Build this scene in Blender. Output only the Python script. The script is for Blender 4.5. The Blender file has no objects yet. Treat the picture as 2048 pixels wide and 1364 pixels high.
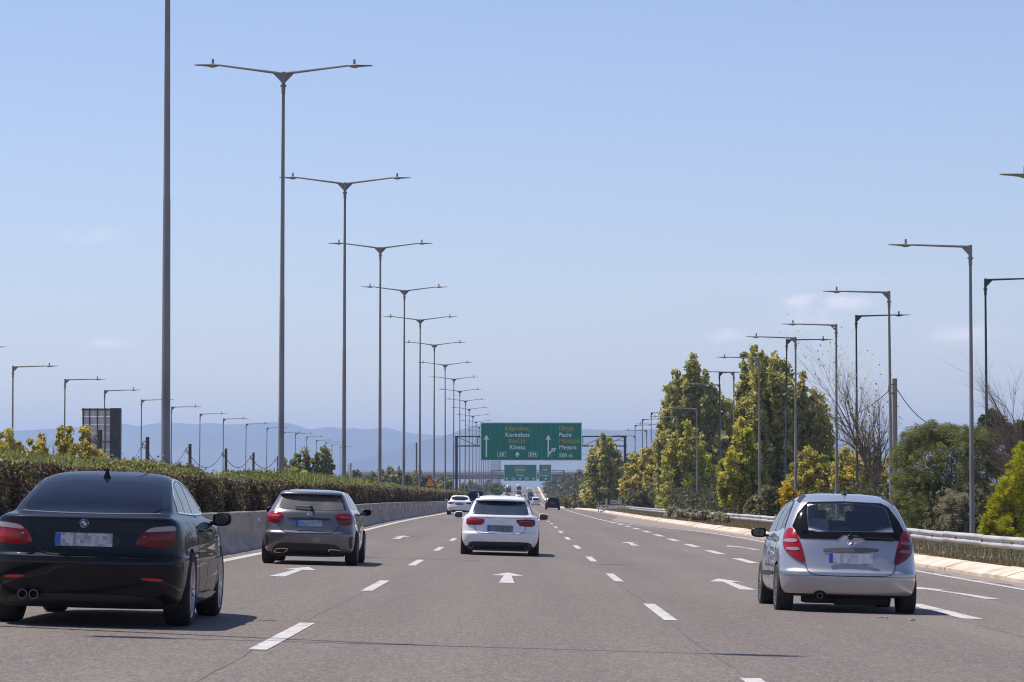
import bpy, bmesh, math, random
import numpy as np
from mathutils import Vector, Matrix, Euler
from mathutils.geometry import delaunay_2d_cdt
random.seed(7); rng = np.random.default_rng(7)
sc = bpy.context.scene
col = sc.collection
# ------------------------------------------------------------------ camera, sky, sun, exposure
FPX = 6400.0; CAMZ = 1.14; YH = 962.0
PITCH = math.atan((YH - 682) / FPX)
cam_d = bpy.data.cameras.new('camera'); cam = bpy.data.objects.new('camera', cam_d); col.objects.link(cam)
cam_d.sensor_width = 36; cam_d.lens = FPX / 2048 * 36; cam_d.clip_start = .5; cam_d.clip_end = 60000
cam.location = (0, 0, CAMZ); cam.rotation_euler = (math.pi / 2 + PITCH, 0, 0)
sc.camera = cam
SUN = Vector((-.46, .18, 1)).normalized()          # direction towards the sun
EL = math.asin(SUN.z); AZ = math.atan2(SUN.x, SUN.y)
sd = bpy.data.lights.new('sun', 'SUN'); sun = bpy.data.objects.new('sun', sd); col.objects.link(sun)
sd.energy = 4.2; sd.angle = math.radians(.53); sd.color = (1, .95, .87)
sun.rotation_euler = SUN.to_track_quat('Z', 'Y').to_euler()
wd = bpy.data.worlds.new('World'); sc.world = wd; wd.use_nodes = True
nt = wd.node_tree; nt.nodes.clear()
def N(nt, t, **kw):
    n = nt.nodes.new(t)
    for k, v in kw.items(): setattr(n, k, v)
    return n
out = N(nt, 'ShaderNodeOutputWorld'); bg = N(nt, 'ShaderNodeBackground'); sky = N(nt, 'ShaderNodeTexSky')
sky.sky_type = 'NISHITA'; sky.sun_disc = False; sky.sun_elevation = EL; sky.sun_rotation = AZ
sky.altitude = 300; sky.air_density = 1.0; sky.dust_density = .25; sky.ozone_density = 2.6
bg.inputs[1].default_value = .096
# faint low clouds on the sky: soft masks by direction, broken by noise
geo = N(nt, 'ShaderNodeTexCoord'); sep = N(nt, 'ShaderNodeSeparateXYZ'); nt.links.new(geo.outputs['Generated'], sep.inputs[0])
def M(op, a, b=None, nt=nt):
    n = N(nt, 'ShaderNodeMath', operation=op)
    for i, v in enumerate((a, b)):
        if v is None: continue
        if isinstance(v, (int, float)): n.inputs[i].default_value = v
        else: nt.links.new(v, n.inputs[i])
    return n.outputs[0]
ay = M('MAXIMUM', sep.outputs[1], .001)
uu = M('DIVIDE', sep.outputs[0], ay); vv = M('DIVIDE', sep.outputs[2], ay)
cmb = N(nt, 'ShaderNodeCombineXYZ'); nt.links.new(uu, cmb.inputs[0]); nt.links.new(M('MULTIPLY', vv, 2.2), cmb.inputs[1])
cn = N(nt, 'ShaderNodeTexNoise'); cn.inputs['Scale'].default_value = 130; cn.inputs['Detail'].default_value = 6
nt.links.new(cmb.outputs[0], cn.inputs['Vector'])
tot = None
for px, py, a, b, k in [(1690, 604, 44, 11, 1.1), (1603, 603, 34, 13, .75), (1625, 640, 75, 20, .35), (1455, 672, 34, 12, .7), (1925, 668, 62, 15, .8), (215, 686, 42, 9, .6), (1560, 560, 300, 16, .12), (180, 470, 60, 14, .25)]:
    u0 = (px - 1024) / FPX; v0 = (YH - py) / FPX
    du = M('POWER', M('ABSOLUTE', M('DIVIDE', M('SUBTRACT', uu, u0), a / FPX)), 2.0); dv = M('POWER', M('ABSOLUTE', M('DIVIDE', M('SUBTRACT', vv, v0), b / FPX)), 2.0)
    g = M('MULTIPLY', M('EXPONENT', M('MULTIPLY', M('ADD', du, dv), -1.0)), k)
    tot = g if tot is None else M('ADD', tot, g)
cl = M('MULTIPLY', M('MULTIPLY', tot, M('MAXIMUM', M('MULTIPLY', M('SUBTRACT', cn.outputs[0], .3), 3.2), 0.0)), 1.25)
cl = M('MULTIPLY', M('MINIMUM', cl, .7), M('GREATER_THAN', sep.outputs[1], .01))
mix = N(nt, 'ShaderNodeMixRGB'); mix.inputs[2].default_value = (8.3, 7.9, 8.5, 1)
nt.links.new(cl, mix.inputs[0])
tint = N(nt, 'ShaderNodeMixRGB', blend_type='MULTIPLY'); tint.inputs[0].default_value = 1; tint.inputs[2].default_value = (1.02, .94, 1.06, 1)
nt.links.new(sky.outputs[0], tint.inputs[1]); nt.links.new(tint.outputs[0], mix.inputs[1])
nt.links.new(mix.outputs[0], bg.inputs[0]); nt.links.new(bg.outputs[0], out.inputs[0])
sc.view_settings.view_transform = 'Standard'; sc.view_settings.look = 'None'; sc.view_settings.gamma = 1
sc.view_settings.exposure = .4; sc.view_settings.use_curve_mapping = False
sc.cycles.max_bounces = 8; sc.cycles.transparent_max_bounces = 12; sc.cycles.volume_bounces = 2
sc.cycles.use_denoising = True; sc.cycles.filter_width = 1.1
# ------------------------------------------------------------------ helpers
def at(px, py, Y):
    """pixel of the 2048 px wide photograph at forward distance Y -> world point"""
    th = PITCH + math.atan((682 - py) / FPX)
    dz = Y * math.tan(th); D = Y * math.cos(PITCH) + dz * math.sin(PITCH)
    return Vector(((px - 1024) / FPX * D, Y, CAMZ + dz))
def pchip(xs, ys):
    xs = np.array(xs, float); ys = np.array(ys, float); h = np.diff(xs); d = np.diff(ys) / h
    m = np.zeros_like(xs); m[0] = d[0]; m[-1] = d[-1]
    for i in range(1, len(xs) - 1):
        if d[i-1] * d[i] > 0:
            w1 = 2*h[i] + h[i-1]; w2 = h[i] + 2*h[i-1]; m[i] = (w1 + w2) / (w1/d[i-1] + w2/d[i])
    def f(x):
        x = np.clip(np.asarray(x, float), xs[0], xs[-1]); i = np.clip(np.searchsorted(xs, x) - 1, 0, len(h) - 1)
        t = (x - xs[i]) / h[i]; a = 2*t**3 - 3*t**2 + 1; b = t**3 - 2*t**2 + t; c = -2*t**3 + 3*t**2; e = t**3 - t**2
        return a*ys[i] + b*h[i]*m[i] + c*ys[i+1] + e*h[i]*m[i+1]
    return f
_zp = pchip([-50, 0, 25, 50, 75, 100, 125, 143, 180, 225, 300, 380, 560, 728, 850, 985, 1150, 1300, 1360, 1450, 1600, 2000, 2500, 3000, 20000],
            [.54, 0, -.248, -.455, -.62, -.744, -.835, -.9, -1.09, -1.36, -1.75, -2.15, -3.4, -4.35, -4.5, -4.2, -2.75, -1.4, -1.32, -1.6, -3, -10, -22, -25, -25])
BX = .00229; XF = .0283
def rz(Xr, Y):                                    # road surface height at lateral position Xr of the alignment
    Xr = np.asarray(Xr, float)
    c = np.where(Xr < -8, -8 - (-8 - Xr) * -1, Xr)
    s = -XF * np.clip(Xr, -8, 12) - XF * np.clip(-8 - Xr, 0, 20)
    return _zp(Y) + s
def W(Xr, Y, dz=0.0): return Vector((Xr + BX * Y, Y, float(rz(Xr, Y)) + dz))
class MB:
    def __init__(s): s.v = []; s.f = []; s.m = []
    def add(s, V, F, mi=0):
        o = len(s.v); s.v += [tuple(p) for p in V]; s.f += [tuple(i + o for i in f) for f in F]; s.m += [mi] * len(F); return s
    def box(s, c, size, rot=None, mi=0):
        x, y, z = (d / 2 for d in size); V = [Vector((a*x, b*y, e*z)) for a in (-1, 1) for b in (-1, 1) for e in (-1, 1)]
        if rot is not None: V = [rot @ p for p in V]
        V = [p + Vector(c) for p in V]
        return s.add(V, [(0, 1, 3, 2), (4, 6, 7, 5), (0, 4, 5, 1), (2, 3, 7, 6), (0, 2, 6, 4), (1, 5, 7, 3)], mi)
    def tube(s, pts, r, n=8, mi=0, caps=True):
        pts = [Vector(p) for p in pts]; r = r if hasattr(r, '__len__') else [r] * len(pts); V = []; F = []
        t0 = (pts[1] - pts[0]).normalized(); a = Vector((0, 0, 1)) if abs(t0.z) < .9 else Vector((1, 0, 0)); u = t0.cross(a).normalized()
        for i, p in enumerate(pts):
            t = (pts[min(i+1, len(pts)-1)] - pts[max(i-1, 0)]).normalized(); u = (u - t * u.dot(t)).normalized(); w = t.cross(u)
            for k in range(n): an = 2*math.pi*k/n; V.append(p + (u*math.cos(an) + w*math.sin(an)) * r[i])
        for i in range(len(pts) - 1):
            for k in range(n): F.append((i*n+k, i*n+(k+1) % n, (i+1)*n+(k+1) % n, (i+1)*n+k))
        if caps: F.append(tuple(range(n))[::-1]); F.append(tuple(range((len(pts)-1)*n, len(pts)*n)))
        return s.add(V, F, mi)
    def bar(s, a, b, wdt, hgt, mi=0):
        a = Vector(a); b = Vector(b); d = b - a; q = d.to_track_quat('Y', 'Z').to_matrix()
        return s.box((a + b) / 2, (wdt, d.length, hgt), q, mi)
    def lathe(s, prof, c, n=32, mi=0, axis='X'):   # prof: (radius, offset along axis)
        V = []; F = []; c = Vector(c)
        for r, o in prof:
            for k in range(n):
                an = 2*math.pi*k/n; a, b = r*math.cos(an), r*math.sin(an)
                V.append(c + (Vector((o, a, b)) if axis == 'X' else Vector((a, o, b)) if axis == 'Y' else Vector((a, b, o))))
        for i in range(len(prof) - 1):
            for k in range(n): F.append((i*n+k, i*n+(k+1) % n, (i+1)*n+(k+1) % n, (i+1)*n+k))
        return s.add(V, F, mi)
    def build(s, name, mats, parent=None, smooth=False, sharp=None):
        me = bpy.data.meshes.new(name); me.from_pydata(s.v, [], s.f)
        for m in (mats if isinstance(mats, (list, tuple)) else [mats]): me.materials.append(m)
        me.polygons.foreach_set('material_index', s.m); me.update()
        bm = bmesh.new(); bm.from_mesh(me); bmesh.ops.recalc_face_normals(bm, faces=bm.faces); bm.to_mesh(me); bm.free()
        if smooth:
            me.shade_smooth()
            if sharp: me.set_sharp_from_angle(angle=math.radians(sharp))
        return link(name, me, parent)
def link(name, me, parent=None):
    o = bpy.data.objects.new(name, me); col.objects.link(o)
    if parent is not None: o.parent = parent
    return o
def tag(o, label=None, cat=None, group=None, kind=None):
    for k, v in (('label', label), ('category', cat), ('group', group), ('kind', kind)):
        if v: o[k] = v
    return o
def empty(name, loc, rot=(0, 0, 0)):
    o = bpy.data.objects.new(name, None); col.objects.link(o); o.location = loc; o.rotation_euler = rot; o.empty_display_size = .2
    return o
def copy_tree(o, parent=None):
    c = o.copy(); col.objects.link(c)
    if parent is not None: c.parent = parent
    for ch in list(KIDS.get(o.name, ())) or list(o.children): copy_tree(ch, c)
    return c
KIDS = {}
def freeze_kids(o):
    KIDS[o.name] = list(o.children)
    for c in o.children: freeze_kids(c)
def np_mesh(name, V, F, mat, parent=None, rnd=None, smooth=False):
    me = bpy.data.meshes.new(name); n, k = F.shape
    me.vertices.add(len(V)); me.vertices.foreach_set('co', np.ascontiguousarray(V, np.float32).ravel())
    me.loops.add(n * k); me.loops.foreach_set('vertex_index', np.ascontiguousarray(F, np.int32).ravel())
    me.polygons.add(n); me.polygons.foreach_set('loop_start', np.arange(0, n*k, k, dtype=np.int32))
    me.update(calc_edges=True)
    for m in (mat if isinstance(mat, (list, tuple)) else [mat]): me.materials.append(m)
    if rnd is not None:
        a = me.attributes.new('rnd', 'FLOAT', 'FACE'); a.data.foreach_set('value', np.ascontiguousarray(rnd, np.float32))
    if smooth: me.shade_smooth()
    return link(name, me, parent)
# ------------------------------------------------------------------ materials
def mat(name, c, rough=.6, metal=0, spec=.5, coat=0, coat_r=.05, alpha=None):
    m = bpy.data.materials.new(name); m.use_nodes = True; b = m.node_tree.nodes['Principled BSDF']
    b.inputs['Base Color'].default_value = (*c, 1); b.inputs['Roughness'].default_value = rough; b.inputs['Metallic'].default_value = metal
    b.inputs['Specular IOR Level'].default_value = spec; b.inputs['Coat Weight'].default_value = coat; b.inputs['Coat Roughness'].default_value = coat_r
    return m
def noisy(m, cols, scale=5, detail=5, lo=.35, hi=.65, bump=0, stretch=(1, 1, 1), rough=None, coord='Object', bdist=.01):
    """break the base colour up with noise between several colours, with optional fine relief"""
    nt = m.node_tree; b = nt.nodes['Principled BSDF']; tc = N(nt, 'ShaderNodeTexCoord'); mp = N(nt, 'ShaderNodeMapping'); mp.inputs['Scale'].default_value = stretch
    nt.links.new(tc.outputs[coord], mp.inputs[0]); n = N(nt, 'ShaderNodeTexNoise'); n.inputs['Scale'].default_value = scale; n.inputs['Detail'].default_value = detail
    nt.links.new(mp.outputs[0], n.inputs['Vector']); r = N(nt, 'ShaderNodeValToRGB'); e = r.color_ramp.elements
    e[0].position = lo; e[1].position = hi; e[0].color = (*cols[0], 1); e[1].color = (*cols[-1], 1)
    for i, c in enumerate(cols[1:-1]): q = e.new(lo + (hi - lo) * (i + 1) / (len(cols) - 1)); q.color = (*c, 1)
    nt.links.new(n.outputs[0], r.inputs[0]); nt.links.new(r.outputs[0], b.inputs['Base Color'])
    if bump:
        bp = N(nt, 'ShaderNodeBump'); bp.inputs['Strength'].default_value = bump; bp.inputs['Distance'].default_value = bdist
        nt.links.new(n.outputs[0], bp.inputs['Height']); nt.links.new(bp.outputs[0], b.inputs['Normal'])
    return m
def leafmat(name, cols, trans=.4, pos=None, rough=.6):
    m = bpy.data.materials.new(name); m.use_nodes = True; nt = m.node_tree; nt.nodes.clear()
    at_ = N(nt, 'ShaderNodeAttribute'); at_.attribute_name = 'rnd'; r = N(nt, 'ShaderNodeValToRGB'); e = r.color_ramp.elements
    k = len(cols); e[0].position = 0; e[1].position = 1; e[0].color = (*cols[0], 1); e[1].color = (*cols[-1], 1)
    for i in range(1, k - 1): q = e.new(pos[i] if pos else i / (k - 1)); q.color = (*cols[i], 1)
    nt.links.new(at_.outputs['Fac'], r.inputs[0])
    d = N(nt, 'ShaderNodeBsdfPrincipled'); d.inputs['Roughness'].default_value = rough; d.inputs['Specular IOR Level'].default_value = .35
    t = N(nt, 'ShaderNodeBsdfTranslucent'); ms = N(nt, 'ShaderNodeMixShader'); ms.inputs[0].default_value = trans; o = N(nt, 'ShaderNodeOutputMaterial')
    nt.links.new(r.outputs[0], d.inputs['Base Color']); nt.links.new(r.outputs[0], t.inputs[0])
    nt.links.new(d.outputs[0], ms.inputs[1]); nt.links.new(t.outputs[0], ms.inputs[2]); nt.links.new(ms.outputs[0], o.inputs[0])
    return m
def asphalt_mat(name, base, warm):
    m = mat(name, base, .78, spec=.35); nt = m.node_tree; b = nt.nodes['Principled BSDF']; tc = N(nt, 'ShaderNodeTexCoord')
    def noise(scale, detail, stretch=(1, 1, 1), rough=.6):
        mp = N(nt, 'ShaderNodeMapping'); mp.inputs['Scale'].default_value = stretch; mp.inputs['Rotation'].default_value = (0, 0, 0)
        nt.links.new(tc.outputs['Object'], mp.inputs[0]); n = N(nt, 'ShaderNodeTexNoise'); n.inputs['Scale'].default_value = scale; n.inputs['Detail'].default_value = detail; n.inputs['Roughness'].default_value = rough
        nt.links.new(mp.outputs[0], n.inputs['Vector']); return n.outputs[0]
    def mx(f, a, c2, typ='MIX'):
        n = N(nt, 'ShaderNodeMixRGB', blend_type=typ)
        for i, v in enumerate((f, a, c2)):
            if isinstance(v, float): n.inputs[i].default_value = v
            elif isinstance(v, tuple): n.inputs[i].default_value = (*v, 1)
            else: nt.links.new(v, n.inputs[i])
        return n.outputs[0]
    def rng_(v, a, b2, lo=0.0, hi=1.0):
        n = N(nt, 'ShaderNodeMapRange'); n.inputs[1].default_value = a; n.inputs[2].default_value = b2; n.inputs[3].default_value = lo; n.inputs[4].default_value = hi
        nt.links.new(v, n.inputs[0]); return n.outputs[0]
    c = mx(rng_(noise(.35, 4, (1, .12, 1)), .35, .65), base, warm)                              # long patches
    c = mx(rng_(noise(.16, 3, (1, .25, 1)), .45, .62, 0, .3), c, tuple(x * .72 for x in base))
    c = mx(rng_(noise(2.2, 3, (1, .03, 1)), .35, .7, 0, .34), c, tuple(x * .62 for x in base))    # streaks along the lanes
    sx = N(nt, 'ShaderNodeSeparateXYZ'); nt.links.new(tc.outputs['Object'], sx.inputs[0])
    lane = M('SINE', M('MULTIPLY', M('ADD', M('SUBTRACT', sx.outputs[0], M('MULTIPLY', sx.outputs[1], BX, nt), nt), .2, nt), 4*math.pi/3.72, nt), None, nt)
    c = mx(M('MULTIPLY', M('ADD', lane, 1.0, nt), .12, nt), c, tuple(x * .5 for x in base))       # wheel tracks
    gq = noise(13, 3, (1, .2, 1), rough=.8); c = mx(rng_(gq, .5, .66, 0, .3), c, tuple(min(1, x * 1.35) for x in warm)); c = mx(rng_(gq, .5, .36, 0, .34), c, tuple(x * .6 for x in base))
    g0 = noise(34, 2, (1, .2, 1), rough=.9); c = mx(rng_(g0, .5, .64, 0, .5), c, tuple(min(1, x * 1.5) for x in warm)); c = mx(rng_(g0, .5, .36, 0, .5), c, tuple(x * .5 for x in base))
    g = noise(75, 2, rough=.8); c = mx(rng_(g, .56, .72, 0, .62), c, tuple(min(1, x * 2.1) for x in warm))   # pale aggregate
    c = mx(rng_(g, .44, .3, 0, .55), c, tuple(x * .35 for x in base))
    g2 = noise(22, 3); c = mx(rng_(g2, .35, .65, 0, .22), c, tuple(x * .6 for x in base))
    nt.links.new(c, b.inputs['Base Color'])
    bp = N(nt, 'ShaderNodeBump'); bp.inputs['Strength'].default_value = .8; bp.inputs['Distance'].default_value = .006
    nt.links.new(g, bp.inputs['Height']); nt.links.new(bp.outputs[0], b.inputs['Normal'])
    return m
ASPH = asphalt_mat('asphalt', (.158, .128, .110), (.2, .164, .138))
PAINT = noisy(mat('road_paint', (.72, .7, .68), .6), [(.17, .15, .14), (.42, .38, .36), (.52, .48, .45), (.6, .56, .53)], 7, 9, .3, .62, .2)
DUST = noisy(mat('gutter_dust', (.3, .22, .18), .95), [(.15, .125, .11), (.3, .235, .19), (.2, .16, .13)], 2.2, 8, .3, .7, .6)
CONC = noisy(mat('barrier_concrete', (.24, .22, .21), .85), [(.21, .172, .14), (.31, .255, .21), (.38, .315, .26)], 1.3, 8, .3, .7, .25, (1, .35, 1.6))
CONCT = noisy(mat('pale_concrete', (.5, .46, .42), .85), [(.4, .36, .33), (.55, .51, .47)], 2, 6, .35, .65, .2)
KERB = noisy(mat('kerb_concrete', (.6, .5, .4), .85), [(.4, .31, .23), (.6, .49, .38), (.68, .58, .47)], 1.6, 8, .3, .7, .25, (1, .5, 1))
EARTH = noisy(mat('dry_earth', (.22, .16, .1), .95), [(.12, .1, .055), (.24, .18, .11), (.33, .25, .16)], .8, 8, .3, .7, .7)
PLAIN = noisy(mat('plain', (.14, .14, .08), .95), [(.06, .07, .03), (.13, .125, .06), (.22, .18, .11)], .06, 6, .3, .7)
STEEL = noisy(mat('galvanised_steel', (.3, .29, .3), .55, .35), [(.2, .19, .2), (.3, .29, .3), (.36, .34, .35)], 2, 5, .3, .7)
POLE = noisy(mat('pole_steel', (.24, .225, .225), .55, .25), [(.17, .16, .165), (.25, .235, .235), (.29, .275, .27)], 1.5, 6, .3, .7, .1, (1, 1, .3))
GREENPOLE = noisy(mat('dark_green_pole_paint', (.03, .06, .06), .4), [(.02, .045, .05), (.035, .07, .075)], 2, 4)
RAIL = noisy(mat('zinc_rail', (.62, .6, .58), .45, .3), [(.3, .28, .26), (.5, .48, .46), (.6, .58, .56)], 1.2, 7, .3, .65, .1, (1, .4, 2))
WOOD = noisy(mat('weathered_wood', (.12, .08, .06), .85), [(.05, .035, .03), (.13, .09, .07)], 6, 6, .3, .7, .3, (3, 3, .3))
BARK = noisy(mat('bark', (.13, .1, .08), .9), [(.06, .045, .035), (.17, .13, .1)], 4, 7, .3, .7, .6, (2, 2, .5))
DEADWOOD = noisy(mat('dead_twigs', (.22, .17, .14), .9), [(.13, .1, .08), (.28, .23, .19)], 3, 5, .3, .7, .3)
SIGNG = noisy(mat('sign_green', (.004, .2, .13), .5, 0, .3), [(.003, .2, .135), (.004, .235, .155)], .6, 3)
SIGNW = mat('sign_white', (.88, .9, .88), .5); SIGNY = mat('sign_yellow', (.55, .42, .05), .5)
SIGNB = noisy(mat('sign_frame', (.06, .065, .075), .6, .3), [(.05, .055, .06), (.08, .085, .095)], 3)
BLACK = mat('black_plastic', (.012, .012, .013), .45); SOOT = noisy(mat('underbody', (.008, .008, .008), .8), [(.005, .005, .005), (.014, .013, .012)], 12)
RUB = noisy(mat('tyre_rubber', (.018, .018, .018), .85), [(.012, .012, .012), (.028, .026, .025)], 14, 5, .3, .7, .3)
RIM = mat('alloy_rim', (.5, .5, .53), .3, .9); RIMD = mat('dull_rim', (.25, .24, .24), .4, .8); CHROME = mat('chrome', (.75, .75, .76), .12, 1)
GLASSD = mat('tinted_glass', (.003, .004, .007), .04, 0, .16, 0, .01)
GLASSM = noisy(mat('rear_glass', (.012, .013, .016), .05, 0, .2, 0, .02), [(.006, .006, .006), (.014, .013, .013)], 2)
def seethrough(name, tintc, fac):
    m = bpy.data.materials.new(name); m.use_nodes = True; nt = m.node_tree; nt.nodes.clear()
    t = N(nt, 'ShaderNodeBsdfTransparent'); t.inputs[0].default_value = (*tintc, 1); g = N(nt, 'ShaderNodeBsdfGlossy'); g.inputs['Roughness'].default_value = .02; g.inputs[0].default_value = (1, 1, 1, 1)
    fr = N(nt, 'ShaderNodeFresnel'); fr.inputs[0].default_value = 1.5; ms = N(nt, 'ShaderNodeMixShader'); o = N(nt, 'ShaderNodeOutputMaterial')
    nt.links.new(M('ADD', M('MULTIPLY', fr.outputs[0], .9, nt), fac, nt), ms.inputs[0]); nt.links.new(t.outputs[0], ms.inputs[1]); nt.links.new(g.outputs[0], ms.inputs[2]); nt.links.new(ms.outputs[0], o.inputs[0]); return m
CLEAR = seethrough('clear_car_glass', (.72, .8, .84), .06)
RED = mat('red_lens', (.33, .006, .014), .15, 0, .35, .25, .05); REDD = mat('shaded_red_lens', (.14, .006, .014), .2, 0, .3, .2, .05)  # darker red copy puts the shade of right-hand lamps into the lens colour
CLENS = mat('clear_lens', (.34, .29, .3), .2, 0, .4, .2, .03); REFR = mat('reflector_red', (.5, .02, .015), .3)
PLBLUE = mat('plate_blue', (.02, .1, .5), .5)
def plate_mat(name, cols, sx=55, sz=50):
    m = mat(name, cols[0], .45); nt = m.node_tree; b = nt.nodes['Principled BSDF']; tc = N(nt, 'ShaderNodeTexCoord'); mp = N(nt, 'ShaderNodeMapping'); mp.inputs['Scale'].default_value = (sx, 0, sz)
    fl = N(nt, 'ShaderNodeVectorMath', operation='FLOOR'); wn = N(nt, 'ShaderNodeTexWhiteNoise', noise_dimensions='3D'); r = N(nt, 'ShaderNodeValToRGB'); r.color_ramp.interpolation = 'CONSTANT'
    nt.links.new(tc.outputs['Object'], mp.inputs[0]); nt.links.new(mp.outputs[0], fl.inputs[0]); nt.links.new(fl.outputs[0], wn.inputs[0]); nt.links.new(wn.outputs[0], r.inputs[0])
    e = r.color_ramp.elements; e[0].color = (*cols[0], 1); e[1].color = (*cols[-1], 1); e[1].position = (len(cols)-1) / len(cols)
    for i in range(1, len(cols) - 1): q = e.new(i / len(cols)); q.color = (*cols[i], 1)
    nt.links.new(r.outputs[0], b.inputs['Base Color']); return m
PLATE = plate_mat('worn_plate', [(.5, .5, .52), (.38, .38, .4), (.27, .27, .3), (.45, .46, .5)], 30, 28)
def paint(name, c, metal, rough, coat=1): return noisy(mat(name, c, rough, metal, .08 if max(c) < .01 else .5, coat, .03), [tuple(x * .93 for x in c), tuple(min(1, x * 1.05) for x in c)], 1.5, 3)
P_NAVY = paint('midnight_paint', (.002, .003, .006), 0, .5, .5); P_GREY = paint('grey_brown_paint', (.15, .135, .14), .55, .33); P_WHITE = paint('white_paint', (.82, .81, .82), 0, .35, .5)
P_SILV = paint('silver_paint', (.44, .43, .45), .6, .34); P_BLACK = paint('black_paint', (.002, .002, .003), 0, .5, .3)
SKIN = mat('skin', (.4, .24, .17), .6); SEATF = noisy(mat('seat_cloth', (.16, .11, .1), .9), [(.12, .08, .075), (.2, .14, .125)], 20); SEATD = mat('dark_seat', (.06, .07, .085), .8)
# ------------------------------------------------------------------ setting: ground, road, kerb
def sheet(name, ys, cols_, m, parent=None, zf=None, smooth=True):
    """cols_(Y) -> list of (Xr, dz) across; one strip mesh along the alignment"""
    V = []; k = None
    for Y in ys:
        row = cols_(Y); k = len(row)
        for Xr, dz in row: V.append((Xr + BX*Y, Y, float(zf(Xr, Y) if zf else rz(Xr, Y)) + dz))
    n = len(ys); F = np.array([(i*k+j, i*k+j+1, (i+1)*k+j+1, (i+1)*k+j) for i in range(n-1) for j in range(k-1)])
    return np_mesh(name, np.array(V), F, m, parent, smooth=smooth)
def stations(a, b, s0=2.0, g=.02):
    r = [a]
    while r[-1] < b: r.append(r[-1] + max(s0, abs(r[-1]) * g))
    r[-1] = b; return r
KX = pchip([-50, 70, 120, 160, 300, 400, 600, 1600], [9.55, 9.55, 9.5, 9.0, 8.9, 8.3, 7.6, 7.4])
def ground_z(X, Y):
    base = float(rz(X, Y)); a = min(1, max(0, (abs(X + 6) - 34) / 60))
    far = float(_zp(Y)) - .35 if Y < 1360 else float(_zp(Y))
    g = base * (1 - a) + far * a - .08
    if -27 < X < 9: g -= .1
    return g
gx = [-9000, -4000, -1500, -600, -300, -150, -90, -60, -45, -36, -30, -27, -20, -9, -6, 0, 6, 9, 10, 11, 12, 13, 15, 18, 22, 28, 36, 48, 70, 110, 200, 400, 900, 2500, 9000]
gnd = sheet('ground', stations(-40, 16000, 6, .04), lambda Y: [(x, 0) for x in gx], EARTH, zf=ground_z)
gnd.data.materials[0] = PLAIN
tag(gnd, kind='structure')
road = sheet('motorway', stations(-30, 1700, 2.5, .012), lambda Y: [(x, 0) for x in (-6.75, -5.5, -2, 2, 5.5)] + [(float(KX(Y)) + .02, 0)], ASPH); tag(road, kind='structure')
opp = sheet('opposite_carriageway', stations(-30, 1600, 4, .02), lambda Y: [(x, 0) for x in (-27, -23, -18, -13, -9.6)], ASPH); tag(opp, kind='structure')
def mark(name, ys, l, r, m=PAINT, dz=.005, zf=None):
    return sheet(name, ys, lambda Y: [((l(Y) if callable(l) else l), dz), ((r(Y) if callable(r) else r), dz)], m, road)
Lx, Rx, Ex = -2.065, 1.656, 5.46
for k in range(0, 62):
    Y0 = 25.3 + 18 * (k - 1); mark('lane_dash', [Y0, Y0+2, Y0+4, Y0+6], Lx-.075, Lx+.075)
    Y0 = 17.05 + 18 * k; mark('lane_dash', [Y0, Y0+2, Y0+4, Y0+6], Rx-.075, Rx+.075)
for k in range(-3, 13):
    Y0 = 26.6 + 12 * (k + 1); wq = .13
    if k >= 0 and Y0 < 184: mark('exit_lane_dash', [Y0, Y0+2, Y0+4, Y0+6], Ex-wq, Ex+wq)
OUT = pchip([-50, 116, 132, 148, 161, 175, 192, 1600], [8.75, 8.75, 8.5, 7.9, 6.9, 6.0, 5.5, 5.5])
mark('edge_line', stations(-30, 1500, 3, .012), -5.73, -5.5)
mark('edge_line', stations(-30, 1500, 3, .012), lambda Y: float(OUT(Y)) - .09, lambda Y: float(OUT(Y)) + .09)
def poly_mark(name, pts, m=PAINT, dz=.005):
    V = [W(x, y, dz) for x, y in pts]; mb = MB(); mb.add(V, [tuple(range(len(V)))]); return mb.build(name, m, road)
def arrow(cx, Y0, bend=0):
    n = 6; L = [(cx - .125 + .06*t/n + bend*(t/n)**2, Y0 + 5.0*t/n) for t in range(n+1)]; R = [(cx + .125 - .06*t/n + bend*(t/n)**2, Y0 + 5.0*t/n) for t in range(n+1)]
    c = cx + bend; mb = MB(); P = [W(x, y, .005) for x, y in L + R]; m_ = len(L)
    mb.add(P, [(i, i+m_, i+m_+1, i+1) for i in range(m_-1)])
    mb.add([W(c-.29, Y0+5.0, .005), W(c+.29, Y0+5.0, .005), W(c + bend*.5, Y0+7.5, .005)], [(0, 1, 2)])
    return mb.build('direction_arrow', PAINT, road)
for Y0 in (50, 98):
    for cx in (-3.78, -.2, 3.56): arrow(cx, Y0)
    arrow(7.15, Y0 - 1.5, -.28)
# cracks and longitudinal joint
CRACK = mat('crack_filler', (.1, .086, .08), .8)
for xs, y0, y1, wdt in ((1.62, 5, 60, .006), (-2.1, 20, 50, .004), (5.2, 24, 37, .005)):
    ys = [y0 + i*.5 for i in range(int((y1-y0)/.5))]; j = [random.gauss(0, .006) + .02*math.sin(y_*.35) for y_ in ys]
    V = []; 
    for y, q in zip(ys, j):
        ww = wdt * random.uniform(.2, 1); V += [W(xs + q - ww, y, .0025), W(xs + q + ww, y, .0025)]
    mb = MB(); mb.add(V, [(2*i, 2*i+1, 2*i+3, 2*i+2) for i in range(len(ys)-1)]); mb.build('road_crack', CRACK, road)
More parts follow.
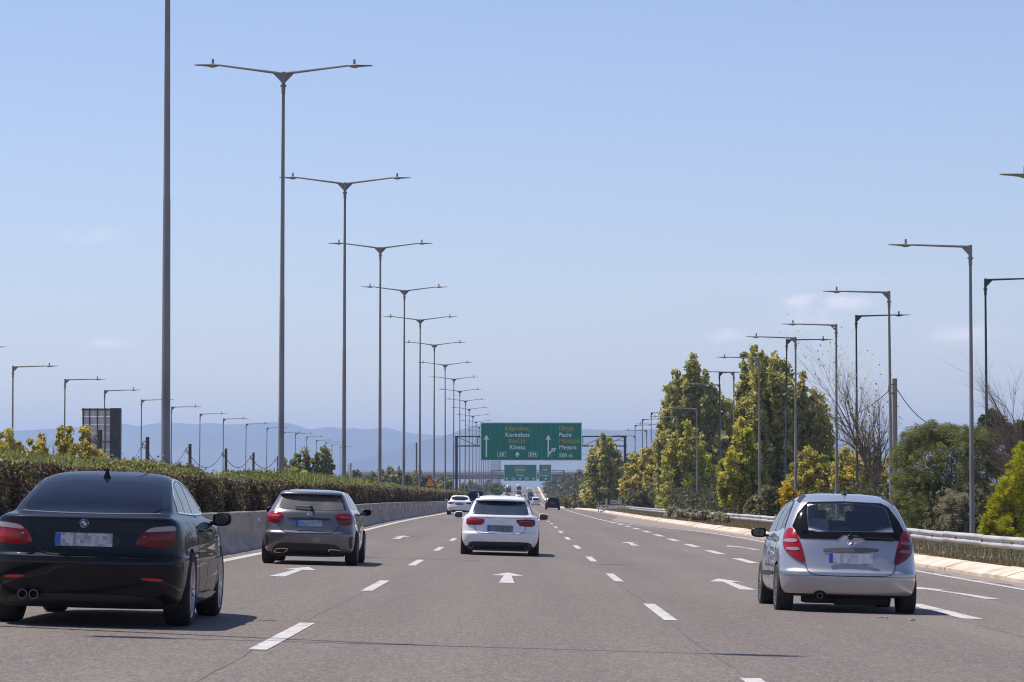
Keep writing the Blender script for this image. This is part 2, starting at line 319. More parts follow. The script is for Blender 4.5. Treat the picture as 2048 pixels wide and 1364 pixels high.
# dusty strips beside kerb and barrier
def jag(Y, k): return .12 * math.sin(Y * 1.7 + k) + .09 * math.sin(Y * .53 + 2*k) + .05 * math.sin(Y * 4.1 + k)
mark('gutter_dust', stations(-30, 1300, .8, .008), lambda Y: float(KX(Y)) - .62 - max(0, 2.4 * math.exp(-((Y - 200) / 45) ** 2)) + jag(Y, 1), lambda Y: float(KX(Y)) + .01, DUST, .003)
mark('gutter_dust', stations(-30, 1300, .8, .008), -6.4, lambda Y: -5.98 + .5 * jag(Y, 3), DUST, .003)
# white debris bits
for x, y in ((4.3, 38), (4.55, 37.3), (8.3, 47.6), (8.45, 47.9), (3.6, 46)):
    mb = MB(); mb.box(W(x, y, .01), (.05, .12, .02), Euler((0, 0, random.random()*3)).to_matrix()); mb.build('litter_scrap', PAINT, road)
# kerb on the right: sloping concrete berm in cast lengths
kb = empty('kerb', (0, 0, 0)); tag(kb, kind='structure')
def kerb_piece(y0, y1):
    d = random.uniform(-.012, .012); e = random.uniform(-.012, .012); ys = np.linspace(y0 + .012, y1 - .012, 2 + int((y1 - y0) / 10)); V = []; prof = [(0, -.05), (0, .07), (.12, .12), (.45, .22), (.62, .23), (.62, -.05)]
    for y in ys:
        k = float(KX(y)) + e
        for a, b in prof: V.append(W(k + a, y, b + (d if b > 0 else 0)))
    n = len(prof); F = [(i*n+j, i*n+(j+1) % n, (i+1)*n+(j+1) % n, (i+1)*n+j) for i in range(len(ys)-1) for j in range(n)]
    F += [tuple(range(n)), tuple(range((len(ys)-1)*n, len(ys)*n))]; mb = MB(); mb.add(V, F); mb.build('kerb_stone', KERB, kb)
y = 30.0
while y < 330: kerb_piece(y, y + 3.0); y += 3.0
while y < 1450: kerb_piece(y, y + 40); y += 40
# low verge on the right, from kerb to beyond the guard rail
vg = sheet('verge', stations(20, 900, 2, .02), lambda Y: [(float(KX(Y)) + .55, .16), (11.2, .1 + .05 * math.sin(Y*.3)), (12.4, .02 + .05*math.sin(Y * .23 + 2)), (13.5, -.05), (17, -.25), (24, -.3), (40, -.1)], EARTH); tag(vg, kind='structure')
md = sheet('median_strip', stations(-10, 1500, 4, .02), lambda Y: [(-6.9, .35), (-8, .42), (-9.3, .35)], EARTH); tag(md, kind='structure')
# ------------------------------------------------------------------ concrete barrier
br = empty('concrete_barrier', (0, 0, 0)); tag(br, 'long grey concrete safety barrier running along the left edge of the carriageway below the hedge', 'barrier')
def barrier_piece(y0, y1, first):
    ys = np.linspace(y0 + .01, y1 - .01, max(2, int((y1-y0)/5) + 1)); V = []
    prof = [(-6.16, 0), (-6.17, .08), (-6.34, .3), (-6.42, .84), (-6.435, .86), (-6.61, .86), (-6.625, .84), (-6.7, .3), (-6.85, .0)]
    dx = random.uniform(-.008, .008); dz = random.uniform(-.006, .006)
    for y in ys:
        for a, b in prof: V.append(W(a + dx, y, b + (dz if b > .2 else -.03)))
    n = len(prof); F = [(i*n+j, i*n+j+1, (i+1)*n+j+1, (i+1)*n+j) for i in range(len(ys)-1) for j in range(n-1)] + [tuple(range(n)), tuple(range((len(ys)-1)*n, len(ys)*n))]
    mb = MB(); mb.add(V, F); mb.build('barrier_segment', CONC, br)
y = 30.0
while y < 400: barrier_piece(y, y + 12, 0); y += 12
while y < 1450: barrier_piece(y, y + 50, 0); y += 50
mb = MB(); mb.box((0, 0, 0), (.02, .05, .07)); ref0 = None
for k in range(40):
    Yk = 53 + 8.5 * k; p = W(-6.375, Yk, .66)
    if ref0 is None: ref0 = mb.build('barrier_reflector', SIGNW, br); o = ref0
    else: o = ref0.copy(); col.objects.link(o)
    o.location = p; s_ = .9 + Yk / 160; o.scale = (s_, s_ * 1.6, s_)
# ------------------------------------------------------------------ guard rail on the right
gr = empty('guard_rail', (0, 0, 0)); tag(gr, 'galvanised double-wave guard rail on closely set posts along the right verge', 'guard rail')
GX = pchip([0, 90, 165, 300, 420, 800], [12.75, 12.75, 12.7, 12.3, 12.0, 11.8])
prof = [(.0, .44), (-.03, .45), (-.075, .5), (-.075, .535), (-.03, .58), (-.02, .6), (-.03, .62), (-.075, .665), (-.075, .70), (-.03, .75), (0, .76)]
def rail_piece(y0, y1):
    ys = np.linspace(y0, y1, 3); V = []; dz = random.uniform(-.01, .01); dz2 = random.uniform(-.01, .01)
    for i, y in enumerate(ys):
        for a, b in prof: V.append(W(float(GX(y)) + a, y, b - .06 + (dz, (dz+dz2)/2, dz2)[i] + .0))
        for a, b in prof[::-1]: V.append(W(float(GX(y)) + a + .006, y, b - .06 + (dz, (dz+dz2)/2, dz2)[i]))
    n = len(prof) * 2; F = [(i*n+j, i*n+(j+1) % n, (i+1)*n+(j+1) % n, (i+1)*n+j) for i in range(2) for j in range(n)] + [tuple(range(n)), tuple(range(2*n, 3*n))]
    mb = MB(); mb.add(V, F); return mb.build('rail_beam', RAIL, gr, smooth=True, sharp=50)
y = 36.0
while y < 520: rail_piece(y, y + 4.02); y += 4.0
mb = MB(); mb.box((0, 0, .27), (.055, .1, .86)); post0 = mb.build('rail_post', STEEL, gr)
mb = MB(); mb.box((0, 0, 0), (.025, .13, .075)); refl0 = mb.build('rail_reflector', REFR, gr)
mb = MB(); mb.lathe([(.001, 0), (.018, 0), (.018, .012)], (0, 0, 0), 8); bolt0 = mb.build('rail_bolt', BLACK, gr)
k = 0; y = 36.0
while y < 430:
    o = post0 if k == 0 else post0.copy()
    if k: col.objects.link(o)
    o.location = W(float(GX(y)) + .06, y, -.12); o.rotation_euler = (random.uniform(-.02, .02), random.uniform(-.02, .02), 0)
    if k % 4 == 3:
        q = refl0 if k == 3 else refl0.copy()
        if k != 3: col.objects.link(q)
        q.location = W(float(GX(y)) - .045, y, .54)
    if y < 110:
        for dy in (.35, 1.0):
            q = bolt0 if (k == 0 and dy < .5) else bolt0.copy()
            if not (k == 0 and dy < .5): col.objects.link(q)
            q.location = W(float(GX(y)) - .034, y + dy, .54)
    k += 1; y += 1.335
# ------------------------------------------------------------------ mountains
MT = noisy(mat('mountain_slopes', (.09, .1, .07), .95), [(.03, .04, .03), (.08, .085, .07), (.13, .125, .11)], .0008, 6, .3, .7)
def ridge(name, pts, Y, foot, depth):
    """ridge whose skyline passes over the given pixels at distance Y, with sloping flanks"""
    px = [p[0] for p in pts]; f = pchip(px, [p[1] for p in pts]); nx = 260; nd = 22; V = []
    fx = np.array([p for p in np.linspace(px[0], px[-1], nx)])
    r = np.random.default_rng(len(pts)); ph = r.uniform(0, 6.28, 12)
    for i, x in enumerate(fx):
        top = at(x, float(f(x)) , Y)
        for j in range(nd):
            t = j / (nd - 1)                           # 0 near foot .. 1 beyond
            if t <= .5: s = t / .5; h = s ** 1.25
            else: s = (1 - t) / .5; h = s ** 1.25
            spur = sum(math.sin(x * .013 * (q + 1) + ph[q] + t * 3 * (q % 3)) / (q + 1.5) for q in range(9)) * .09 * math.sin(math.pi * min(1, t * 2)) * (1 if t < .5 else 0)
            yy = Y + (t - .5) * depth + spur * depth * .5
            z = foot + (top.z - foot) * h * (1 + spur * (1 - abs(2*t - 1)) * .0)
            V.append((top.x * (yy / Y) if t < .5 else top.x, yy, z if t != .5 else top.z))
    F = np.array([(i*nd+j, (i+1)*nd+j, (i+1)*nd+j+1, i*nd+j+1) for i in range(nx-1) for j in range(nd-1)])
    o = np_mesh(name, np.array(V), F, MT, smooth=True); tag(o, kind='structure'); return o
ridge('mountain_ridge', [(-700, 880), (-300, 850), (0, 856), (120, 850), (200, 843), (241, 840), (279, 846), (300, 841), (340, 838), (391, 842), (419, 839), (457, 842), (495, 840), (547, 837), (585, 841), (619, 852), (663, 847), (690, 851), (709, 849), (730, 853), (768, 849), (808, 858), (860, 864), (900, 866), (1000, 872), (1100, 866), (1200, 858), (1400, 850), (1700, 872), (2000, 866), (2500, 880)], 13500, -25, 5000)
ridge('mountain_ridge', [(640, 935), (760, 905), (830, 880), (880, 868), (905, 860), (930, 850), (960, 842), (1000, 838), (1020, 840), (1050, 850), (1110, 853), (1165, 852), (1250, 854), (1300, 851), (1400, 856), (1550, 872), (1650, 882), (1900, 905), (2200, 930)], 11000, -25, 3800)
# ------------------------------------------------------------------ haze
hm = bpy.data.materials.new('haze_air'); hm.use_nodes = True; nt = hm.node_tree; nt.nodes.clear()
vo = N(nt, 'ShaderNodeVolumePrincipled'); vo.inputs['Density'].default_value = 1.1e-4; vo.inputs['Color'].default_value = (.53, .685, 1, 1); vo.inputs['Anisotropy'].default_value = .35
ho = N(nt, 'ShaderNodeOutputMaterial'); nt.links.new(vo.outputs[0], ho.inputs['Volume'])
mb = MB(); mb.box((0, 8200, 118), (19000, 17000, 300)); hz = mb.build('haze', hm); tag(hz, kind='stuff')
# ------------------------------------------------------------------ street lamps
ORD = ['nearest', 'second', 'third', 'fourth', 'fifth', 'sixth', 'seventh', 'eighth', 'ninth', 'tenth', 'eleventh', 'twelfth', 'thirteenth', 'fourteenth']
def luminaire(parent, x, z, s, rise, m):
    """flat blade lamp head pointing along s (+1/-1) with a control-gear bulge and a photocell stub on top"""
    mb = MB(); V = []; F = []; st = [(-.05, .035, .03), (.0, .06, .05), (.1, .12, .075), (.2, .16, .085), (.3, .17, .05), (.5, .165, .03), (.68, .14, .022), (.78, .06, .012)]
    for t, w, h in st:
        zz = z + t * rise
        V += [(x + s*t, -w, zz), (x + s*t, -w*.5, zz + h*.45), (x + s*t, w*.5, zz + h*.45), (x + s*t, w, zz), (x + s*t, w*.6, zz - h), (x + s*t, -w*.6, zz - h)]
    for i in range(len(st)-1):
        for k in range(6): F.append((i*6+k, i*6+(k+1) % 6, (i+1)*6+(k+1) % 6, (i+1)*6+k))
    F += [tuple(range(6)), tuple(range(42, 48))]; mb.add(V, F); h = mb.build('lamp_head', m, parent, True, 40)
    mb = MB(); mb.tube([(x + s*.16, 0, z + .02), (x + s*.16, 0, z + .2)], [.045, .04], 8); mb.build('photocell', m, h)
def lamp_proto(name, H, arms, m, rise, r0=.11, r1=.05, armlen=2.1):
    e = empty(name, (0, -60, -50)); mb = MB()
    mb.tube([(0, 0, -1.2), (0, 0, 1.2), (0, 0, 1.25), (0, 0, H*.5), (0, 0, H*.505), (0, 0, H - .75), (0, 0, H - .72), (0, 0, H)], [r0*1.02, r0, r0*.97, (r0+r1)*.5+.004, (r0+r1)*.49, r1*1.02, r1*1.35, r1*1.35], 10, caps=True)
    mb.build('pole', m, e, True, 40)
    mb = MB(); mb.tube([(0, 0, H - .5), (0, 0, H - .44)], r1*2.1, 10); mb.build('collar', m, e)
    for s in arms:
        mb = MB(); mb.tube([(0, 0, H - .06), (s*armlen*.5, 0, H - .06 + rise*armlen*.5), (s*armlen, 0, H - .06 + rise*armlen)], [.048, .04, .032], 8)
        mb.add([(0, -.012, H-.06), (s*.38, -.012, H-.02), (0, -.012, H-.42), (0, .012, H-.06), (s*.38, .012, H-.02), (0, .012, H-.42)], [(0, 1, 2), (3, 4, 5), (0, 1, 4, 3), (1, 2, 5, 4), (0, 2, 5, 3)])
        mb.build('lamp_arm', m, e); luminaire(e, s*armlen, H - .06 + rise*armlen, s, -rise*.15 + .02, m)
    freeze_kids(e); return e
def place_lamps(proto, spots, g, lab, far):
    for i, (x, y, z, rot) in enumerate(spots):
        o = proto if i == 0 else copy_tree(proto)
        o.location = (x, y, z); o.rotation_euler = rot
        tag(o, lab % ORD[i] if i < len(ORD) else far, 'street lamp', g)
mlY = [29.8, 71.0, 106.3, 144.4, 181.8, 219, 255, 297, 342, 383, 425] + [465 + 40*k for k in range(24)]
medl = lamp_proto('street_lamp', 15.1, (-1, 1), POLE, .13, armlen=2.2)
place_lamps(medl, [(-7.92 + BX*Y + (random.gauss(0, .03) if Y > 40 else 0), Y, float(rz(-7.9, Y)) + .22, (random.gauss(0, .0015), random.gauss(.0015, .002), 0)) for Y in mlY],
            'twin-armed lamp posts along the median', 'tall twin-armed lamp post in the median hedge, %s of its row', 'distant twin-armed lamp post among the crowded row below the first sign gantry')
rl = [(2238, 350, 77.5)] + [(px, py, 8.4*6400/(962-py)) for px, py in ((1941, 490), (1781, 582), (1672, 648), (1590, 674), (1519, 714), (1468, 743), (1440, 768))]
rsing = lamp_proto('street_lamp', 11.2, (-1,), POLE, .03, .095, .05, 2.15)
sp = []
for px, py, Y in rl:
    p = at(px, py, Y); sp.append((p.x, Y, p.z - 11.2, (random.gauss(0, .002), random.gauss(-.001, .003), random.gauss(0, .03))))
for k in range(10): Y = 305 + 33*k; p = at(1440, 768, 277); sp.append((17.6 - .2*k, Y, float(rz(12, Y)) - 1.0, (0, 0, .02)))
place_lamps(rsing, sp, 'single-armed grey lamp posts behind the guard rail', 'grey lamp post behind the right guard rail, arm pointing left, %s of its row', 'distant single-armed grey lamp post among the roadside trees on the right')
gl = [(1972, 557), (1713, 630), (1570, 678), (1439, 744), (1322, 815), (1302, 825), (1285, 838), (1270, 850)]
rgreen = lamp_proto('street_lamp', 11.2, (1,), GREENPOLE, .03, .075, .045, 2.15); sp = []
for px, py in gl:
    Y = 8.9*6400/(962-py); p = at(px, py, Y); sp.append((p.x, Y, p.z - 11.2, (0, random.gauss(0, .003), random.gauss(.05, .04))))
place_lamps(rgreen, sp, 'dark green lamp posts of the side road on the right', 'thin dark green lamp post, arm pointing right, %s of its row', 'distant dark green lamp post')
ll = [(-100, 693), (26, 732), (129, 758), (210, 780), (282, 799), (342, 813), (399, 827), (446, 837), (491, 847), (533, 855), (565, 864), (590, 866), (613, 873), (632, 880), (651, 884), (663, 889), (680, 893)]
lsing = lamp_proto('street_lamp', 11.2, (1,), POLE, .03, .08, .045, 2.15); sp = []
for px, py in ll:
    Y = 7.55*6400/(962-py) * .97; p = at(px, py, Y); sp.append((p.x, Y, p.z - 11.2, (0, random.gauss(.004, .003), random.gauss(0, .05))))
place_lamps(lsing, sp, 'single-armed lamp posts beyond the opposite carriageway', 'slim lamp post beyond the left hedge, arm pointing right, %s of its row', 'distant slim lamp post beyond the hedge on the left')
# ------------------------------------------------------------------ sign gantries
def text_mesh(body, size, cx, z, m, parent, y, align='CENTER', bold=.01, name='lettering'):
    """flat letters facing the camera side (-Y); theta is composed from a zero and a bar"""
    parts = []; 
    def one(s, x0):
        cu = bpy.data.curves.new('txt', 'FONT'); cu.body = s; cu.size = size; cu.offset = bold * size; cu.align_x = 'LEFT'; cu.resolution_u = 5; cu.extrude = .012
        t = bpy.data.objects.new('txt', cu); col.objects.link(t); bpy.context.view_layer.update()
        me = bpy.data.meshes.new_from_object(t.evaluated_get(bpy.context.evaluated_depsgraph_get()))
        bpy.data.objects.remove(t); bpy.data.curves.remove(cu)
        V = [v.co.copy() for v in me.vertices]; F = [tuple(p.vertices) for p in me.polygons]; bpy.data.meshes.remove(me)
        w = max(v.x for v in V); parts.append(([(v.x + x0, v.y, v.z) for v in V], F)); return x0 + w
    x = 0
    segs = body.split('θ')
    for i, s in enumerate(segs):
        if s: x = one(s, x) + .05*size
        if i < len(segs) - 1:
            a = x; x = one('0', x + .01*size) + .07*size; c = (a + x - .06*size) / 2
            parts.append(([(c-.17*size, .31*size, .008), (c+.19*size, .31*size, .008), (c+.19*size, .38*size, .008), (c-.17*size, .38*size, .008)], [(0, 1, 2, 3)]))
    wdt = x; sh = -wdt/2 if align == 'CENTER' else 0; mb = MB()
    for V, F in parts: mb.add([(cx + vx + sh, y - vz, z + vy) for vx, vy, vz in V], F)
    return mb.build(name, m, parent)
def sign_arrow(mb, cx, z0, z1, w, hw, y):
    d = .012; hh = min(hw * .85, .62 * (z1 - z0))
    for yy in (y - d,): mb.add([(cx-w/2, yy, z0), (cx+w/2, yy, z0), (cx+w/2, yy, z1-hh), (cx+hw/2, yy, z1-hh-.12*hh), (cx, yy, z1), (cx-hw/2, yy, z1-hh-.12*hh), (cx-w/2, yy, z1-hh)], [(0, 1, 2, 6), (2, 3, 4), (2, 4, 6), (4, 5, 6)])
def gantry(lab, Y, xl, xr, ztop, zbot, signs, g):
    e = empty('sign_gantry', (0, 0, 0)); tag(e, lab, 'sign gantry', g)
    D = 1.2
    for x in (xl, xr):
        zb = ground_z(x, Y); mb = MB(); mb.box((x, Y, (zb + ztop)/2 - .3), (.36, .36, ztop - zb + .6)); mb.box((x, Y, zb + .3), (.7, .7, .5)); mb.build('gantry_post', SIGNB, e)
    for z in (ztop, zbot):
        for dy in (-D/2, D/2):
            mb = MB(); mb.box(((xl+xr)/2, Y + dy, z), (xr - xl + .5, .14, .16)); mb.build('gantry_chord', SIGNB, e)
    n = max(8, int((xr-xl)/2.6)); mbx = [xl + (xr-xl)*i/n for i in range(n+1)]
    for i in range(n+1):
        mb = MB()
        for dy in (-D/2, D/2): mb.bar((mbx[i], Y+dy, zbot), (mbx[i], Y+dy, ztop), .08, .08)
        mb.bar((mbx[i], Y-D/2, ztop), (mbx[i], Y+D/2, ztop), .07, .07); mb.bar((mbx[i], Y-D/2, zbot), (mbx[i], Y+D/2, zbot), .07, .07)
        mb.build('gantry_frame', SIGNB, e)
        if i < n:
            for dy in (-D/2, D/2):
                a, b = ((mbx[i], Y+dy, ztop), (mbx[i+1], Y+dy, zbot)) if i < n/2 else ((mbx[i], Y+dy, zbot), (mbx[i+1], Y+dy, ztop))
                mb = MB(); mb.bar(a, b, .08, .08); mb.build('gantry_brace', SIGNB, e)
    return e
def sign_panel(lab, x0, x1, z0, z1, y, g):
    e = empty('road_sign', ((x0+x1)/2, y, z0)); tag(e, lab, 'road sign', g); w = x1 - x0; h = z1 - z0
    n = max(2, round(w / 1.4))
    for i in range(n):
        a = -w/2 + w*i/n; b = a + w/n
        mb = MB(); mb.box(((a+b)/2, 0, h/2), (b-a-.006, .06, h)); mb.build('sign_panel', SIGNG, e)
    mb = MB(); t = .11
    mb.box((0, -.033, h - t/2), (w, .01, t)); mb.box((0, -.033, t/2), (w, .01, t)); mb.box((-w/2 + t/2, -.033, h/2), (t, .01, h - 2*t)); mb.box((w/2 - t/2, -.033, h/2), (t, .01, h - 2*t)); mb.build('sign_border', SIGNW, e)
    mb = MB()
    for f in (.25, .75): mb.box((0, .1, h*f), (w*.96, .12, .1))
    mb.build('sign_bracket', SIGNB, e); return e, w, h
G1 = 444.0
a = at(961, 845, G1); b = at(1164, 921.5, G1)
gy = G1 - .85
gantry('dark steel truss gantry spanning the carriageway and carrying the large green sign', G1, at(913, 871, G1).x, at(1250, 871, G1).x, at(1, 873, G1).z, at(1, 892, G1).z, None, 'sign gantries over the motorway')
e, w, h = sign_panel('large green direction sign reading Korinthos, Kineta, Pachi and Megara 500 m', a.x, b.x, b.z, a.z, gy, 'green direction signs')
def sx(zx): return (zx - 30) / (1978 - 30) * w - w/2     # zoom pixels of the sign picture -> metres on the panel
def sz(zy): return (795 - zy) / (795 - 50) * h
ty = -.034
for t, x, z, c in (('Kόρινθος', 738, 205, SIGNY), ('Korinthos', 738, 330, SIGNW), ('Κινέτα'.replace('Κ', 'K'), 738, 446, SIGNY), ('Kineta', 740, 572, SIGNW)):
    text_mesh(t, .78 if c is SIGNY else .83, sx(x), sz(z), c, e, ty)
for t, x, z, c in (('Πάχη', 1535, 205, SIGNY), ('Pachi', 1535, 330, SIGNW), ('Μέγαρα'.replace('Μ', 'M'), 1535, 446, SIGNY), ('Megara', 1535, 572, SIGNW), ('500 m', 1535, 726, SIGNW)):
    text_mesh(t, .78 if c is SIGNY else .83 if z < 700 else .74, sx(x), sz(z), c, e, ty, 'LEFT')
text_mesh('A8', .6, sx(440), sz(698), SIGNW, e, ty); text_mesh('E94', .6, sx(1037), sz(698), SIGNW, e, ty)
def frame(e, cx, z, fw, fh, t):
    mb = MB(); y = -.04
    mb.box((cx, y, z + fh/2), (fw, .01, t)); mb.box((cx, y, z - fh/2), (fw, .01, t)); mb.box((cx - fw/2, y, z), (t, .01, fh - t)); mb.box((cx + fw/2, y, z), (t, .01, fh - t)); mb.build('route_number_frame', SIGNW, e)
frame(e, sx(440), sz(673), 1.15, .66, .05); frame(e, sx(1037), sz(673), 1.15, .66, .05)
for cx, z0, z1 in ((144, 722, 288), (737, 722, 617), (1330, 722, 288)):
    mb = MB(); sign_arrow(mb, sx(cx), sz(z0), sz(z1), .2, .76, ty)
    if cx == 1330:
        P0 = []; 
        for i in range(9):
            t = i/8; x = sx(1335) + t * (sx(1435) - sx(1335)); z = sz(690) + (sz(590) - sz(690)) * (1 - (1 - t)**2) ; P0.append(Vector((x, ty-.012, z)))
        V = []
        for i, p in enumerate(P0):
            d = (P0[min(i+1, 8)] - P0[max(i-1, 0)]).normalized(); nn = Vector((d.z, 0, -d.x)); V += [p + nn*.1, p - nn*.1]
        mb.add(V, [(2*i, 2*i+1, 2*i+3, 2*i+2) for i in range(8)])
        mb.add([(sx(1482), ty-.012, sz(548)), (sx(1385), ty-.012, sz(552)), (sx(1442), ty-.012, sz(634))], [(0, 1, 2)])
    mb.build('sign_arrow', SIGNW, e)
G2 = 985.0
gantry('distant dark steel gantry carrying the two smaller green signs', G2, at(984, 941, G2).x, at(1128, 941, G2).x, at(1, 941, G2).z, at(1, 951, G2).z, None, 'sign gantries over the motorway')
a = at(1008, 929, G2); b = at(1073.5, 962, G2); e2, w2, h2 = sign_panel('smaller distant green sign for Korinthos and Kineta below the big sign', a.x, b.x, b.z, a.z, G2 - .85, 'green direction signs')
def s2x(zx): return (zx - 470) / (1105 - 470) * w2 - w2/2
def s2z(zy): return (1190 - zy) / (1190 - 868) * h2
for t, z, c in (('Kόρινθος', 935, SIGNY), ('Korinthos', 985, SIGNW), ('Kινέτα', 1035, SIGNY), ('Kineta', 1092, SIGNW)): text_mesh(t, .8, s2x(783), s2z(z), c, e2, ty)
text_mesh('A8', .55, s2x(652), s2z(1158), SIGNW, e2, ty); text_mesh('E94', .55, s2x(912), s2z(1158), SIGNW, e2, ty)
frame(e2, s2x(652), s2z(1142), 1.1, .6, .06); frame(e2, s2x(912), s2z(1142), 1.1, .6, .06)
for cx in (522, 783, 1043):
    mb = MB(); sign_arrow(mb, s2x(cx), s2z(1165), s2z(1118), .24, .8, ty); mb.build('sign_arrow', SIGNW, e2)
a = at(1078, 929, G2); b = at(1102.5, 963, G2); e3, w3, h3 = sign_panel('narrow distant green exit sign for Pachi and Megara with slanted arrow', a.x, b.x, b.z, a.z, G2 - .85, 'green direction signs')
for t, z, c in (('Πάχη', 935, SIGNY), ('Pachi', 985, SIGNW), ('Mέγαρα', 1040, SIGNY), ('Megara', 1095, SIGNW)): text_mesh(t, .8, 0, s2z(z) + .1, c, e3, ty)
mb = MB(); mb.bar((-.45, ty-.012, .35), (.3, ty-.012, .95), .02, .2); mb.add([(.55, ty-.012, 1.2), (-.05, ty-.012, 1.1), (.45, ty-.012, .62)], [(0, 1, 2)]); mb.build('sign_arrow', SIGNW, e3)
# ------------------------------------------------------------------ overpass far ahead
BY = 1150.0; ov = empty('overpass_bridge', (0, 0, 0)); tag(ov, 'long grey concrete overpass crossing the motorway in the distance behind the signs', 'bridge')
CON2 = noisy(mat('bridge_concrete', (.27, .25, .24), .85), [(.2, .19, .18), (.3, .28, .27)], .5, 5)
z0, z1 = at(1, 960, BY).z, at(1, 946, BY).z
mb = MB(); mb.box((-15, BY, (z0+z1)/2 - .15), (92, 11, z1 - z0 - .8)); mb.build('bridge_deck', CON2, ov)
mb = MB(); mb.box((-15, BY - 5.6, z1 - .2), (92, .3, .9)); mb.build('parapet', CONCT, ov)
mb = MB()
mb.box((-15, BY - 5.6, z1 + .55), (92, .06, .06)); mb.box((-15, BY - 5.6, z1 + .95), (92, .06, .06)); mb.build('hand_rail', STEEL, ov)
for x in (-48, -30, -8.3, 24):
    mb = MB(); mb.tube([(x, BY - 2.5, z0), (x, BY - 2.5, -8)], .6, 10); mb.tube([(x, BY + 2.5, z0), (x, BY + 2.5, -8)], .6, 10); mb.box((x, BY, z0 - .4), (1.6, 9, .8)); mb.build('bridge_pier', CON2, ov)
# ------------------------------------------------------------------ back of a large sign on the left, warning triangle, verge marker
Y = 215.0; p0, p1 = at(164, 846, Y), at(241, 960, Y)
e = empty('billboard_back', ((p0.x+p1.x)/2, Y, p1.z - 1.5)); tag(e, 'back of a large grey road sign on steel ribs standing behind the left hedge', 'road sign'); w = p1.x - p0.x; h = p0.z - p1.z + 1.2
mb = MB(); n = 9
PB = noisy(mat('sign_back_panel', (.7, .6, .58), .6), [(.6, .52, .5), (.76, .66, .64)], 2)
for i in range(n):
    mb = MB(); mb.box((-.12*w, 0, 1.3 + h*(i+.5)/n), (w*.76, .05, h/n - .03)); mb.build('sign_panel', PB, e)
for f in (-.46, -.3, -.1, .1, .24):
    mb = MB(); mb.box((f*w, -.08, 1.3 + h/2), (.06, .1, h)); mb.build('rib', SIGNB, e)
for f in (0.02, .55, .98):
    mb = MB(); mb.box((-.12*w, -.1, 1.3 + h*f), (w*.78, .07, .07)); mb.build('crossbar', SIGNB, e)
mb = MB(); mb.box((.37*w, .2, h/2 + 1.3), (.25*w, .7, h)); mb.build('edge_box', SIGNB, e)
for f in (-.4, .3): mb = MB(); mb.box((f*w, .1, .7), (.12, .12, 3.4)); mb.build('post', SIGNB, e)
Y = 250.0; p = at(860, 974.5, Y); e = empty('warning_sign', (p.x, Y, p.z)); tag(e, 'yellow and red triangular road narrows warning sign standing at the hedge', 'warning sign')
s = 1.06; hh = s * .9
def tri(k, y0, mi_, nm, m):
    c = Vector((0, 0, hh/3)); P = [Vector((-s/2, 0, 0)), Vector((s/2, 0, 0)), Vector((0, 0, hh))]; P = [c + (q - c)*k for q in P]
    mb = MB(); mb.add([(q.x, y0, q.z) for q in P] + [(q.x, y0 + .01, q.z) for q in P], [(0, 1, 2), (3, 5, 4), (0, 1, 4, 3), (1, 2, 5, 4), (2, 0, 3, 5)]); return mb.build(nm, m, e)
tri(1.0, 0, 0, 'red_border', mat('sign_red', (.4, .04, .04), .5)); tri(.68, -.006, 0, 'yellow_field', mat('sign_amber', (.85, .42, .03), .5))
mb = MB()
for s_ in (-1, 1): mb.tube([(s_*.1, -.014, .12), (s_*.1, -.014, .24), (s_*.05, -.014, .34), (s_*.05, -.014, .42)], .008, 5)
mb.build('narrows_symbol', BLACK, e); mb = MB(); mb.tube([(0, .06, hh*.7), (0, .06, -2.2)], .03, 6); mb.build('post', STEEL, e)
Y = 338.0; p = at(1191, 1024, Y); zb = float(rz(9.2, Y)); e = empty('marker_post', (float(KX(Y)) + .35 + BX*Y, Y, zb)); tag(e, 'white marker post leaning on the kerb at the end of a rail', 'marker post')
mb = MB(); V = []
for i, (x, z, hw) in enumerate([(-.35, .08, .1), (-.2, .2, .12), (0, .5, .11), (.1, .9, .1), (.12, 1.5, .09)]): V += [(x-hw, -.04, z), (x+hw, -.04, z), (x+hw, .04, z), (x-hw, .04, z)]
mb.add(V, [(4*i+k, 4*i+(k+1) % 4, 4*i+4+(k+1) % 4, 4*i+4+k) for i in range(4) for k in range(4)] + [(0, 1, 2, 3), (16, 17, 18, 19)]); mb.build('blade', CONCT, e)
mb = MB(); mb.box((-.3, 0, .1), (.5, .3, .2)); mb.build('foot', CONCT, e)
# short extra rails beside the marker
e = empty('rail_end', (0, 0, 0)); tag(e, 'short stack of white rails beside the marker post at the far verge', 'guard rail')
for k, z in enumerate((.35, .6, .85, 1.1)):
    a_, b_ = at(1221 if k > 1 else 1193, 1, 345), at(1245 if k > 1 else 1258, 1, 345); zb = float(rz(9.3, 345)) + .1
    mb = MB(); mb.box(((a_.x+b_.x)/2, 348 + k*.5, zb + z), (b_.x - a_.x, .08, .16)); mb.build('rail_beam', RAIL, e)
for x in (9.4, 10.9, 12.2): mb = MB(); mb.box((x, 348.4, zb + .5), (.08, .1, 1.2)); mb.build('rail_post', STEEL, e)
